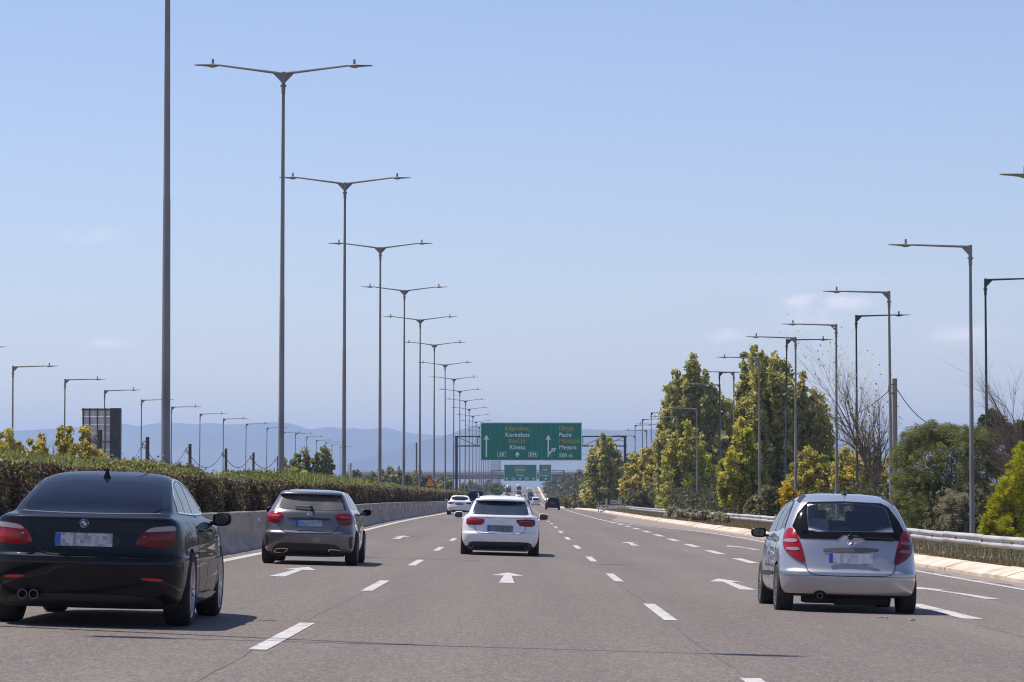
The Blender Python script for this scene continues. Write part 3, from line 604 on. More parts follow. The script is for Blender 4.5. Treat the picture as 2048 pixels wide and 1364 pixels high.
# ------------------------------------------------------------------ utility poles with sagging wires
def upole(px, ptop, Y, m, r, lab, arm=False):
    p = at(px, ptop, Y); zb = -3.5; o = empty('utility_pole', (p.x, Y, zb)); tag(o, lab, 'utility pole', 'poles carrying sagging wires')
    mb = MB(); mb.tube([(0, 0, 0), (0, 0, (p.z-zb)*.5), (0, 0, p.z - zb)], [r*1.25, r*1.1, r], 8); mb.build('pole', m, o, True, 40)
    mb = MB(); mb.tube([(-.0, -.1, p.z-zb-.25), (-.28, -.1, p.z-zb-.3), (-.3, -.1, p.z-zb-.65)], .03, 5); mb.tube([(0, -.1, p.z-zb-.7), (-.3, -.1, p.z-zb-.68)], .03, 5); mb.build('wire_bracket', SIGNB, o)
    return p
WIRE = mat('cable', (.03, .03, .035), .6)
def wire(a, b, sag, lab, r=.035):
    mb = MB(); pts = [a.lerp(b, t/14) - Vector((0, 0, 4*sag*(t/14)*(1-t/14))) for t in range(15)]; mb.tube(pts, r, 5); o = mb.build('overhead_wire', WIRE); tag(o, lab, 'wire', 'sagging overhead wires')
ups = [(200, 860, 165), (295, 874, 200), (380, 888, 240), (452, 897, 280), (507, 905, 320), (556, 912, 365), (700, 938, 640)]
P = [upole(px, py, Y, WOOD, .12, l) for (px, py, Y), l in zip(ups, ['brown wooden pole partly hidden by the back of the big sign', 'tallest brown wooden wire pole left of the second lamp post', 'brown wooden wire pole just right of the nearest visible lamp post', 'third brown wooden wire pole from the left in open view', 'fourth brown wooden wire pole from the left in open view', 'brown wooden wire pole hidden beside the second tall lamp post', 'short distant brown pole right of the small green tree'])]
dd = Vector((-.28, -.1, -.35)); nm = ['between the big sign back and the first wooden pole', 'between the first two wooden poles in open view', 'between the second and third wooden poles', 'between the third and fourth wooden poles', 'from the fourth wooden pole to the lamp post']
for i in range(5): wire(P[i] + dd, P[i+1] + dd, 1.6 - .12*i, 'black cable sagging ' + nm[i], .018 + .005*i)
p = upole(1789, 757, 150, noisy(mat('concrete_pole', (.3, .26, .22), .85), [(.22, .19, .17), (.34, .3, .27)], 3, 5, .3, .7, .2, (3, 3, .4)), .12, 'pale concrete pole with wires between the lamp posts and the feathery green tree')
wire(p + Vector((0, 0, -.3)), at(1870, 852, 152), .35, 'dark cable running down from the concrete pole into the feathery tree', .02)
wire(at(1655, 832, 200), p + Vector((0, 0, -.3)), .6, 'thin cable sloping down to the left from the concrete pole', .018)
p = upole(833, 885, 700, WOOD, .16, 'dark distant mast standing between two median lamp posts')
upole(798, 932, 620, WOOD, .13, 'small distant pole with crossarms near the green bushes on the left')
upole(701, 926, 400, CONCT, .14, 'short pale concrete pole just right of the third lamp post')
# ------------------------------------------------------------------ vegetation
def leaf_quads(C, size, aspect=.55, droop=None, dirs=None):
    n = len(C); u = rng.normal(size=(n, 3)) if dirs is None else dirs + rng.normal(size=(n, 3)) * .35
    u /= np.linalg.norm(u, axis=1, keepdims=True); r = rng.normal(size=(n, 3)); v = np.cross(u, r); v /= np.linalg.norm(v, axis=1, keepdims=True) + 1e-9
    s = (size * rng.uniform(.6, 1.3, n))[:, None] if np.isscalar(size) else (size * rng.uniform(.6, 1.3, n))[:, None]
    V = np.stack([C - u*s, C + v*s*aspect - u*s*.1, C + u*s, C - v*s*aspect - u*s*.1], 1).reshape(-1, 3)
    return V, np.arange(n*4).reshape(n, 4)
def clumps_to_points(cl, n_per, shell=.55):
    """points spread through clump spheres, denser towards their surface; returns points and a per-clump shade"""
    cl = np.array(cl, float); k = len(cl); d = rng.normal(size=(k, n_per, 3)); d /= np.linalg.norm(d, axis=2, keepdims=True)
    r = rng.uniform(0, 1, (k, n_per, 1)) ** shell * cl[:, None, 3:4]
    P = cl[:, None, :3] + d * r * np.array([1, 1, 1.0]); sh = np.repeat(rng.uniform(0, 1, k), n_per)
    return P.reshape(-1, 3), sh
def foliage(name, cl, n_per, size, m, parent, aspect=.55, shell=.55, flat=.35, dirs=None):
    P, sh = clumps_to_points(cl, n_per, shell); V, F = leaf_quads(P, size, aspect, dirs=None if dirs is None else np.tile(dirs, (len(P), 1)))
    rnd = np.clip(sh * flat + rng.uniform(0, 1, len(P)) * (1 - flat), 0, 1); return np_mesh(name, V, F, m, parent, rnd)
def limb_set(mb, base, tips, r0, bend=.15):
    for t in tips:
        t = Vector(t); b = Vector(base); q = b.lerp(t, .5) + Vector((random.gauss(0, bend), random.gauss(0, bend), random.uniform(0, bend)))
        mb.tube([b, b.lerp(q, .6), q, t], [r0, r0*.7, r0*.45, r0*.12], 5, caps=False)
L_POP = leafmat('poplar_leaves', [(.12, .12, .028), (.33, .32, .07), (.56, .51, .15), (.82, .72, .4)], .5, None, .45)
L_POPL = leafmat('sunlit_pale_leaves', [(.1, .11, .02), (.3, .3, .035), (.58, .53, .06), (.85, .72, .17)], .5)  # sunlit yellow-green put into the leaf colour, also used on a pale bush
L_YEL = leafmat('yellowing_leaves', [(.16, .15, .03), (.4, .35, .06), (.62, .52, .09), (.68, .52, .18)], .48)
L_BRIGHT = leafmat('bright_conifer', [(.13, .15, .012), (.4, .39, .02), (.66, .6, .04)], .48)
L_GOLD = leafmat('golden_shrub', [(.4, .29, .005), (.8, .56, .015)], .4)
L_FEATH = leafmat('feathery_green', [(.07, .08, .022), (.17, .18, .05), (.3, .3, .1), (.42, .4, .17)], .45)
L_DARK = leafmat('dark_foliage', [(.05, .05, .016), (.1, .1, .035), (.2, .175, .075)], .35)
L_GREY = leafmat('grey_green_shrub', [(.2, .18, .1), (.38, .34, .22), (.52, .45, .33)], .42)
L_OLIVE = leafmat('olive_brush', [(.12, .105, .035), (.25, .215, .08), (.38, .31, .13)], .42)
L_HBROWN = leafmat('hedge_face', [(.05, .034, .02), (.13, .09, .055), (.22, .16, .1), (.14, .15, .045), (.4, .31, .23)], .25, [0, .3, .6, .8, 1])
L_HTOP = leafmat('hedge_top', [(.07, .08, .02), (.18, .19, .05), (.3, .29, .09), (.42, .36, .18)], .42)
L_DRY = leafmat('dry_grass_blades', [(.12, .09, .04), (.25, .19, .09), (.36, .27, .14)], .35)
L_GRASS = leafmat('green_grass_blades', [(.12, .14, .03), (.26, .29, .08), (.42, .42, .16)], .5)
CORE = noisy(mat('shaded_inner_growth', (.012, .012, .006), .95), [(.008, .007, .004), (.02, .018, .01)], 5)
def ground_at(X, Y): return ground_z(X, Y) if X > 14 else float(rz(min(X, 12), Y)) + .05
def spire_tree(name, lab, Y, spires, ybot, m, leaf, n_per, cr, cat='tree', group=None, depth=2.5, lean=-.16, dens=.8, seedoff=0):
    """tree whose crown is many upright leafy spires; each spire given as (pixel x, pixel top, half width px)"""
    cr *= .86; dens *= .9; mx_ = sum(s[0] for s in spires) / len(spires); b = at(mx_, ybot, Y); zb = ground_at(b.x, Y)
    e = empty(name, (b.x, Y, zb)); tag(e, lab, cat, group); cl = []; tips = []
    k = Y / FPX; top_ = min(q[1] for q in spires)
    if ybot - top_ > 190:
        spires = list(spires) + [(px + s_*hw*random.uniform(.9, 1.5), py + random.uniform(.06, .22)*(ybot - py), hw*random.uniform(.35, .5)) for px, py, hw in spires for s_ in ((-1, 1) if hw < 20 else (1,))]
    for px, py, hw in spires:
        t = at(px, py, Y); bot = at(px, ybot, Y); dy = random.uniform(-depth, depth); H = t.z - bot.z; w = hw * k; n = int(max(6, H / cr * 1.7 * dens))
        tips.append((t.x - b.x, dy, (t.z - zb) * .8))
        for i in range(n):
            f = (i + random.random()) / n                       # 0 at top
            rad = w * min(1, .2 + f * 2.6) ** .8 * (1 + .38*math.sin(f*H*1.1 + px) * (1 if H > 3 else 0))
            for q in range(1 + int(rad / cr * 1.3 * dens)):
                a = random.uniform(0, 6.28); rr = rad * math.sqrt(random.random())
                cl.append((t.x - b.x + math.cos(a)*rr + lean * (1 - f) * H * .25 - lean * H * .25 * 1.0, dy + math.sin(a)*rr*1.1, t.z - zb - f*H - cr*.5, cr * random.uniform(.55, 1.15)))
    foliage('crown', cl, n_per, leaf, m, e, flat=.5); mb = MB()
    hc = (at(mx_, min(q[1] for q in spires), Y).z - zb); mb.tube([(0, 0, -.3), (.03, 0, hc*.2), (0, .05, hc*.6)], [cr*.42, cr*.33, cr*.15], 8); limb_set(mb, (0, 0, hc*.2), tips, cr*.16, .3 if hc > 4 else .05)
    mb.build('trunk', BARK, e, True); return e
spire_tree('poplar_tree', 'tall dark poplar clump with ragged tips, left one of the two tallest tree masses', 350,
    [(1470, 826, 9), (1456, 812, 9), (1468, 850, 14), (1385, 702, 9), (1377, 716, 9), (1394, 722, 9), (1352, 738, 9), (1362, 752, 14), (1340, 772, 10), (1330, 800, 9), (1408, 735, 9), (1402, 765, 18), (1420, 768, 10), (1432, 778, 12), (1446, 786, 10), (1458, 795, 9), (1382, 770, 22), (1365, 800, 28), (1345, 832, 22), (1420, 815, 30), (1445, 840, 22), (1460, 850, 12), (1395, 850, 40), (1350, 880, 26), (1430, 900, 35), (1326, 850, 7), (1462, 905, 14)], 1014, L_POP, .3, 42, .75)
spire_tree('poplar_tree', 'tallest dark poplar clump with several upright tops, beside the leaning bare tree', 240,
    [(1506, 686, 10), (1492, 702, 8), (1515, 704, 9), (1532, 706, 8), (1545, 712, 9), (1556, 704, 8), (1566, 716, 9), (1578, 724, 9), (1490, 745, 12), (1508, 745, 18), (1530, 760, 18), (1552, 760, 18), (1576, 765, 16), (1603, 744, 8), (1606, 765, 13), (1592, 800, 20), (1629, 774, 7), (1640, 780, 7), (1634, 800, 14), (1650, 800, 6), (1622, 845, 26), (1648, 850, 9), (1500, 810, 24), (1530, 830, 30), (1570, 840, 30), (1600, 890, 34), (1640, 900, 18), (1550, 900, 36), (1652, 885, 8)], 1012, L_POP, .2, 42, .52)
spire_tree('poplar_tree', 'bright yellow-green poplar with sunlight put into its leaf colour in front of the tallest dark poplars', 226,
    [(1483, 828, 7), (1476, 846, 8), (1490, 856, 9), (1500, 872, 8), (1468, 888, 9), (1512, 890, 9), (1458, 900, 9), (1446, 918, 8), (1480, 905, 16), (1500, 915, 16), (1464, 930, 14), (1440, 940, 7), (1518, 925, 10), (1525, 950, 8), (1480, 950, 24), (1455, 962, 14)], 1002, L_POPL, .17, 46, .42, depth=1.2)
spire_tree('poplar_tree', 'yellow-green leafy tree with sunlit leaf colour at the lower front of the left poplar clump', 332,
    [(1372, 838, 8), (1352, 862, 8), (1388, 856, 9), (1340, 880, 7), (1364, 872, 10), (1402, 880, 9), (1415, 905, 9), (1350, 900, 14), (1385, 900, 16), (1330, 915, 6), (1430, 925, 9), (1400, 930, 20), (1360, 935, 20), (1442, 945, 10), (1336, 945, 10), (1425, 955, 16)], 1008, L_POPL, .22, 46, .6, depth=1.5)
spire_tree('poplar_tree', 'dark green tree in front of the right end of the gantry beam', 432,
    [(1205, 864, 7), (1196, 874, 8), (1216, 872, 8), (1186, 890, 9), (1224, 884, 8), (1205, 890, 20), (1178, 910, 9), (1236, 902, 9), (1195, 915, 24), (1225, 920, 20), (1210, 945, 34), (1175, 950, 7), (1244, 935, 6)], 1004, L_POP, .32, 44, .8)
spire_tree('yellowing_tree', 'yellowing leafy tree left of the tall poplars and right of the gantry end', 395,
    [(1312, 878, 8), (1300, 890, 10), (1322, 885, 8), (1285, 893, 12), (1268, 905, 10), (1258, 920, 9), (1300, 910, 22), (1275, 925, 20), (1322, 910, 12), (1250, 945, 8), (1290, 945, 36), (1320, 950, 14), (1262, 955, 16)], 1006, L_YEL, .28, 46, .65)
spire_tree('yellowing_tree', 'yellow-brown round bush above and left of the silver hatchback roof', 196,
    [(1612, 893, 12), (1600, 902, 16), (1625, 898, 14), (1640, 905, 14), (1590, 915, 16), (1650, 925, 12), (1610, 920, 30), (1578, 940, 9), (1640, 940, 24), (1600, 950, 30), (1655, 950, 10)], 1000, L_YEL, .15, 46, .38, depth=1.2)
spire_tree('yellowing_tree', 'low yellow-brown brush at the foot of the leaning bare tree', 186,
    [(1690, 890, 10), (1680, 905, 14), (1705, 900, 12), (1722, 905, 12), (1740, 900, 10), (1670, 925, 12), (1700, 930, 26), (1735, 935, 22), (1760, 925, 14), (1775, 905, 8), (1770, 950, 12)], 1005, L_YEL, .13, 36, .36, depth=1.2)
spire_tree('golden_shrub', 'small bright golden-yellow shrub just left of the silver hatchback roof', 176,
    [(1574, 962, 9), (1566, 970, 9), (1584, 966, 9), (1576, 978, 15)], 1016, L_GOLD, .08, 60, .24, 'shrub', depth=.4)
spire_tree('brush', 'feathery olive-brown bush between the lamp posts left of the silver hatchback', 205,
    [(1530, 965, 14), (1545, 972, 14), (1512, 985, 16), (1555, 985, 14), (1530, 985, 26), (1505, 1000, 14)], 1032, L_OLIVE, .13, 50, .34, 'shrub', depth=1)
spire_tree('brush', 'long low olive bush right of the distant black hatchback', 470,
    [(1150, 986, 10), (1165, 982, 12), (1180, 978, 14), (1195, 976, 14), (1160, 992, 18), (1185, 990, 22), (1215, 985, 14), (1135, 992, 8)], 1008, L_OLIVE, .3, 46, .6, 'shrub', depth=3)
spire_tree('brush', 'grey-green bush at the foot of the yellowing tree beside the broken rail', 372,
    [(1262, 975, 12), (1280, 965, 14), (1296, 975, 14), (1270, 985, 22), (1250, 990, 10)], 1024, L_OLIVE, .22, 50, .5, 'shrub', depth=1.5)
for i, (px, w_, col_) in enumerate([(1345, 14, L_GREY), (1375, 22, L_GREY), (1410, 26, L_GREY), (1440, 14, L_GREY)]):
    spire_tree('verge_shrub', ['small grey-green shrub on the verge, leftmost under the left poplars', 'grey-green shrub on the verge, second under the left poplars', 'widest dusty grey shrub on the verge before the lamp post', 'small dusty shrub on the verge right of the widest one'][i], (226, 206, 188, 176)[i],
        [(px + d*w_*.7, 1010 + abs(d)*5 + i*4, w_*.5) for d in (-1, -.3, .4, 1)], 1030 + 5*i, col_, .1, 36, .22, 'shrub', 'dusty shrubs along the verge', depth=.4)
# feathery green tree (acacia): drooping fine leaf sprays on rounded lobes
def feather_tree(name, lab, Y, lobes, ybot, m, cr, n_per, ln, depth, asp=.1, sprays=60):
    b = at(sum(l[0] for l in lobes)/len(lobes), ybot, Y); zb = ground_at(b.x, Y); e = empty(name, (b.x, Y, zb)); tag(e, lab, 'tree'); k = Y/FPX; cl = []
    for px, py, r in lobes:
        c = at(px, py, Y); R_ = r*k; dy = random.uniform(-depth, depth)
        for q in range(sprays):
            d = Vector((random.gauss(0, 1), random.gauss(0, 1), random.gauss(0, 1))).normalized() * R_ * random.uniform(.55, 1.05)
            cl.append((c.x - b.x + d.x, dy + d.y, max(.1, c.z - zb + d.z), cr * random.uniform(.6, 1.2)))
    P, sh = clumps_to_points(cl, n_per, .6); V, F = leaf_quads(P, ln, asp, dirs=np.tile(np.array([-.75, -.2, .18]), (len(P), 1)))
    if asp < .2:
        ic = [(at(px, py, Y).x - b.x, random.uniform(-.2, .5), max(.2, at(px, py, Y).z - zb), r*k*.75) for px, py, r in lobes]; foliage('inner_foliage', ic, 420, .07 if Y > 110 else .05, L_FEATH if m is not L_BRIGHT else L_BRIGHT, e, .3, .6)
    np_mesh('crown', V, F, m, e, np.clip(sh*.55 + rng.uniform(0, 1, len(P))*.45, 0, 1)); mb = MB(); mb.tube([(0, 0, -.3), (0, 0, 1.4)], [.14, .1], 7)
    limb_set(mb, (0, 0, 1.0), [(at(px, py, Y).x - b.x, 0, at(px, py, Y).z - zb) for px, py, r in lobes], .06); mb.build('trunk', BARK, e, True); return e
feather_tree('acacia_tree', 'large feathery green acacia behind the guard rail right of the silver hatchback', 132,
    [(1835, 880, 32), (1870, 872, 30), (1905, 874, 30), (1940, 880, 30), (1968, 885, 26), (1812, 915, 28), (1850, 920, 42), (1900, 925, 46), (1950, 925, 40), (1815, 965, 34), (1860, 975, 46), (1915, 985, 46), (1960, 980, 40), (1830, 1020, 36), (1890, 1030, 42), (1945, 1030, 42), (1800, 1000, 18), (1990, 930, 24), (1985, 990, 26)], 1090, L_FEATH, .2, 40, .075, 1.0, .13, 120)
feather_tree('leafy_shrub', 'grey-green willowy shrub beneath the acacia beside the right lamp post', 124,
    [(1905, 1010, 24), (1930, 1030, 26), (1900, 1045, 24), (1950, 1050, 22), (1925, 1005, 16)], 1090, L_GREY, .16, 34, .07, .4, .18, 50)
feather_tree('conifer_shrub', 'bright yellow-green feathery conifer at the right edge behind the guard rail', 100,
    [(2040, 940, 30), (2060, 910, 30), (2020, 975, 30), (2060, 970, 40), (2005, 1010, 28), (2045, 1020, 42), (1988, 1045, 22), (2025, 1055, 40), (2075, 1040, 50), (1975, 1070, 14), (2000, 1070, 26)], 1110, L_BRIGHT, .13, 44, .055, .5, .2, 80)
feather_tree('dark_tree', 'dark olive tree top behind the acacia near the right edge', 160,
    [(1985, 845, 22), (2000, 865, 26), (1975, 870, 18), (2030, 880, 26), (2045, 860, 14), (2040, 910, 30)], 1050, L_DARK, .26, 40, .12, .8, .5, 50)
# bare trees
TWIG = noisy(mat('brown_twigs', (.2, .15, .12), .9), [(.12, .085, .065), (.3, .23, .18)], 3, 5, .3, .7, .3)
def bare_tree(name, lab, Y, base, stems, thick, leafm=None, nleaf=0, twig=3):
    b = at(base[0], base[1], Y); zb = ground_at(b.x, Y); e = empty(name, (b.x, Y, zb)); tag(e, lab, 'tree'); mb = MB(); ends = []
    def grow(p, d, L, r, lv):
        n = 4; pts = [p]; q = p.copy(); dd = d.copy()
        for i in range(n):
            dd = (dd + Vector((random.gauss(0, .09), random.gauss(0, .09), random.gauss(.02, .07)))).normalized(); q = q + dd * L / n; pts.append(q.copy())
        mb.tube(pts, [r * (1 - .75*i/n) for i in range(n+1)], 5 if lv < 2 else 3, caps=False); ends.append(q.copy())
        if lv >= twig: return
        for i in range(1, n + 1):
            for s in range(2 if lv < 2 else (2 if random.random() < .6 else 1)):
                ax = Vector((random.gauss(0, 1), random.gauss(0, 1), random.gauss(0, .6))).normalized(); nd = (dd + ax * random.uniform(.35, .7)).normalized()
                grow(pts[i], nd, L * random.uniform(.4, .68), r * (1 - .75*i/n) * .7, lv + 1)
    mb.tube([(0, 0, -.2), (0, 0, b.z - zb)], [thick*1.2, thick], 7, caps=False)
    for (px, py) in stems:
        t = at(px, py, Y) - Vector((b.x, Y, zb)); s0 = Vector((0, 0, b.z - zb)); d = (t - s0) * .6; grow(s0, d.normalized(), d.length, thick*.7, 0)
    mb.build('branches', TWIG, e)
    if leafm:
        C = np.array([list(random.choice(ends) + Vector((random.gauss(0, .1), random.gauss(0, .1), random.gauss(0, .1)))) for _ in range(nleaf)]); V, F = leaf_quads(C, .07, .6); np_mesh('leaves', V, F, leafm, e, rng.uniform(0, 1, len(C)))
    return e
bare_tree('bare_tree', 'leaning half-bare tree with a few dry leaves left of the concrete pole', 165, (1752, 985), [(1640, 700), (1685, 730), (1735, 760), (1785, 820), (1690, 840)], .15, L_YEL, 650)
bare_tree('bare_tree', 'small bare brown tree right behind the yellow-brown bush above the silver hatchback', 190, (1712, 975), [(1698, 885), (1680, 900), (1725, 895)], .13, L_YEL, 350)
bare_tree('bare_tree', 'bare grey-branched tree in front of the conifer at the right edge', 112, (2062, 1040), [(1990, 690), (2015, 720), (1950, 880), (2050, 760), (2000, 880)], .1)
bare_tree('bare_tree', 'bare twiggy shrub at the foot of the concrete pole', 150, (1805, 1000), [(1780, 880), (1812, 900), (1835, 905), (1795, 860)], .04, None, 0, 2)
# hedge in the median
def hedge(y0, y1, lab, dens, s_leaf, top=1.6):
    e = empty('hedge', (0, 0, 0)); tag(e, lab, 'hedge', 'hedge along the median')
    ys = np.arange(y0, y1 + .01, .6 if y0 < 200 else 3); V = []
    def hx(Y, z): return -7.02 + .12*math.sin(Y*1.3) * math.sin(Y*.41 + 1) + .07*math.sin(Y*3.7 + z*2)
    def ht(Y): return top + .07*math.sin(Y*.9) + .06*math.sin(Y*2.3 + 1) + .08*math.sin(Y*.21)
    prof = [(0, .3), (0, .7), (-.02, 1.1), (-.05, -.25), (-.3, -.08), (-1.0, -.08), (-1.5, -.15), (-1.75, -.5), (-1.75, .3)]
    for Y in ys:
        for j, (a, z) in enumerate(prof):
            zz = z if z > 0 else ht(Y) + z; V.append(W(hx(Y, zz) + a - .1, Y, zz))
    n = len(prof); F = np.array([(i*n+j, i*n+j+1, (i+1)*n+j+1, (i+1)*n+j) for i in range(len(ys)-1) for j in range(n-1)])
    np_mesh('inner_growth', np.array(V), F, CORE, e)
    L = y1 - y0
    # face
    nf = int(L * 1.15 * dens); Y = rng.uniform(y0, y1, nf); z = rng.uniform(.6, 1.62, nf)
    lump = np.abs(np.sin(Y*1.15 + .4*np.sin(Y*.31))) * .2 - .1 + np.sin(Y*5.3 + z*6) * .06 + np.sin(Y*3.1 - z*4) * .05 + np.sin(Y*.8 + 2) * .06
    hxx = -7.02 + .12*np.sin(Y*1.3)*np.sin(Y*.41 + 1) + .07*np.sin(Y*3.7 + z*2)
    X = hxx - rng.exponential(.05, nf) + .1 + lump - np.clip(z - 1.4, 0, 1) * .3
    gap = np.sin(Y*1.9 + 1.3) + np.sin(Y*.73) + rng.normal(0, .5, nf) + .5*np.sin(z*5)      # thin places
    keep = gap > -1.05; X, Yk, z = X[keep], Y[keep], z[keep]
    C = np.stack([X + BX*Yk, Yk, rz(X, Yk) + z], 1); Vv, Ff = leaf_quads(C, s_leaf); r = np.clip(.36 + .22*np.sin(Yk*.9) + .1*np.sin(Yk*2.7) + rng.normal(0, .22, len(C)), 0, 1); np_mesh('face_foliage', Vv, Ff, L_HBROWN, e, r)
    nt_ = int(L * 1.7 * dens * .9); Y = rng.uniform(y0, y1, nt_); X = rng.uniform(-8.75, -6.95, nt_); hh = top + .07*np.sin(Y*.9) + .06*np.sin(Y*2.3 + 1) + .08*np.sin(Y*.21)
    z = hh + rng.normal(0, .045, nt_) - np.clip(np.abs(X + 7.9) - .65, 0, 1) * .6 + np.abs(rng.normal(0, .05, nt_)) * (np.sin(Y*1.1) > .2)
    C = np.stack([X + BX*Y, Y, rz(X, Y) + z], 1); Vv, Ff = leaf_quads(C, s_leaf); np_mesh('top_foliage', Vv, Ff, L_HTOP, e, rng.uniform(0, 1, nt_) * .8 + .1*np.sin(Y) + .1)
    return e
hedge(34, 72, 'nearest stretch of dark clipped hedge above the barrier behind the black saloon', 1500, .038)
hedge(72, 150, 'stretch of dark clipped hedge above the barrier behind the grey hatchback', 900, .05)
hedge(150, 330, 'middle stretch of clipped hedge running towards the white saloon', 330, .085)
hedge(330, 1250, 'far stretch of hedge shrinking towards the first gantry', 60, .2)
def blades(name, P, H, m, lean=(0, 0), wdt=.012, parent=None, rnd=None, spread=.25):
    n = len(P); a = rng.uniform(0, 6.28, n); d = np.stack([np.cos(a), np.sin(a), np.zeros(n)], 1); h = H * rng.uniform(.5, 1.2, n)
    tip = P + np.stack([lean[0] + rng.normal(0, spread, n), lean[1] + rng.normal(0, spread, n), np.ones(n)], 1) * h[:, None]; mid = (P + tip)/2 + np.stack([rng.normal(0, .03, n), rng.normal(0, .03, n), np.zeros(n)], 1) * h[:, None]
    w_ = (wdt * rng.uniform(.7, 1.4, n))[:, None]; V = np.stack([P - d*w_, P + d*w_, mid + d*w_*.8, tip, mid - d*w_*.8], 1).reshape(-1, 3); F = np.arange(n*5).reshape(n, 5)
    return np_mesh(name, V, F, m, parent, rng.uniform(0, 1, n) if rnd is None else rnd)
def strip_points(n, y0, y1, x0, x1, zoff=0.0, clump=0.0):
    Y = rng.uniform(y0, y1, n); X = rng.uniform(x0, x1, n) if not callable(x0) else x0(Y) + rng.uniform(0, 1, n) * (x1(Y) - x0(Y))
    if clump:
        k = (np.sin(Y*.9) + np.sin(Y*.37 + X) + np.sin(X*3 + Y*1.9) * .6 + rng.normal(0, .6, n)) > clump; X, Y = X[k], Y[k]
    return np.stack([X + BX*Y, Y, rz(X, Y) + zoff], 1)
# tall green weeds growing out of the hedge top (left edge and behind the grey hatchback)
def weeds(n, y0, y1, z, H, lab, w_=.01):
    P = strip_points(n, y0, y1, -8.6, -7.1, z); f = (P[:, 1] - y0) / (y1 - y0); P[:, 2] += .0; o = blades('tall_weeds', P, H, L_GRASS, (-.25, -.1), w_, spread=.3); tag(o, lab, kind='stuff'); return o
weeds(22000, 34, 53, 1.32, .45, 'feathery green growth spilling over the hedge top at the left edge', .008)
weeds(6500, 100, 150, 1.38, .62, 'tall pale green grass on the hedge top behind the grey hatchback', .016)
weeds(5200, 158, 215, 1.36, .5, 'lighter green grass on the hedge top in the middle distance', .02)
weeds(1600, 60, 98, 1.38, .2, 'short sprigs on the hedge top', .012)
# verge grass
def edge(f): return lambda Y: np.array(KX(Y)) + f
o = blades('dry_grass', np.concatenate([strip_points(26000, 55, 120, edge(.62), lambda Y: 11.9 + 0*Y, .05, .4), strip_points(22000, 120, 260, edge(.6), lambda Y: 14 + 0*Y, .12, -.2), strip_points(12000, 260, 620, edge(.6), lambda Y: 13 + 0*Y, .1, -.4)]), .2, L_DRY, (-.1, 0), .014); tag(o, kind='stuff')
o = blades('green_grass', np.concatenate([strip_points(15000, 55, 140, lambda Y: 13.6 + 0*Y, lambda Y: 15.8 + 0*Y, -.1, .3), strip_points(16000, 140, 420, lambda Y: 10.4 + 0*Y, lambda Y: 15 + 0*Y, .05, .6)]), .34, L_OLIVE, (-.1, 0), .016); tag(o, kind='stuff')
P = strip_points(9000, 62, 150, lambda Y: 12.5 + 0*Y, lambda Y: 14.2 + 0*Y, .0, .9)
C = P + np.stack([rng.normal(0, .08, len(P)), rng.normal(0, .08, len(P)), np.abs(rng.normal(.15, .15, len(P)))], 1); V, F = leaf_quads(C, .035); o = np_mesh('weeds_under_rail', V, F, L_OLIVE, None, rng.uniform(0, 1, len(C))); tag(o, kind='stuff')
# undergrowth behind the rail closing the view under the trees
cl = []
for _ in range(1500):
    Y = random.uniform(120, 520); X = random.uniform(16.5, 26) ; z = ground_at(X, Y) if X > 14 else 0
    cl.append((X, Y, z + random.uniform(0, 1.4 + Y/300), .5 + Y/800))
P, sh = clumps_to_points(cl, 70); V, F = leaf_quads(P, .16 ); o = np_mesh('undergrowth', V, F, L_DARK, None, rng.uniform(0, 1, len(P))); tag(o, kind='stuff')
# far wood along the right side of the road
cl = []
for _ in range(1500):
    Y = 560 + 700 * random.random(); X = 9.6 + abs(random.gauss(0, 10)); top = 2 + min(9, (X - 9)*1.1) * random.uniform(.6, 1) * (1 - .5 * (Y - 560) / 700)
    cl.append((X + BX*Y, Y, float(_zp(Y)) - .4 + random.uniform(0, top), 1.1))
P, sh = clumps_to_points(cl, 40); V, F = leaf_quads(P, .5); o = np_mesh('far_roadside_wood', V, F, leafmat('far_leaves', [(.05, .055, .02), (.12, .11, .045), (.2, .17, .09)], .3), None, np.clip(sh*.6 + rng.uniform(0, .4, len(P)), 0, 1)); tag(o, kind='stuff')
cl = []
for _ in range(500):
    Y = 420 + 850 * random.random(); X = -9.8 - abs(random.gauss(0, 1.0)) - (18 if random.random() < .7 else 0) ; cl.append((X, Y, float(rz(-12, Y)) + random.uniform(0, 1.2), .8))
P, sh = clumps_to_points(cl, 40); V, F = leaf_quads(P, .35); o = np_mesh('far_median_brush', V, F, L_OLIVE, None, rng.uniform(0, 1, len(P))); tag(o, kind='stuff')
# trees and shrubs beyond the opposite carriageway
def left_bush(lab, Y, spires, ybot, m, leaf, cr, n_per=46, name='shrub', cat='shrub'):
    return spire_tree(name, lab, Y, spires, ybot, m, leaf, n_per, cr, cat, depth=1.5)
left_bush('yellowish shrub at the far left edge behind the hedge', 150, [(5, 855, 16), (25, 862, 14), (40, 880, 12), (-20, 860, 20), (10, 885, 30)], 940, L_YEL, .11, .3)
left_bush('yellow-green shrub second from the left edge above the hedge', 150, [(62, 868, 12), (72, 862, 12), (88, 880, 12), (70, 890, 24)], 945, L_YEL, .11, .3)
left_bush('yellow-green shrub in front of the back of the large sign', 150, [(130, 850, 8), (140, 848, 9), (125, 870, 12), (168, 850, 9), (176, 852, 8), (155, 875, 26), (180, 880, 16), (200, 900, 12)], 950, L_YEL, .1, .27)
bare_tree('bare_shrub', 'twiggy bare shrub at the left between the yellowish shrubs', 150, (105, 940), [(100, 850), (115, 870), (85, 870)], .04, None, 0, 2)
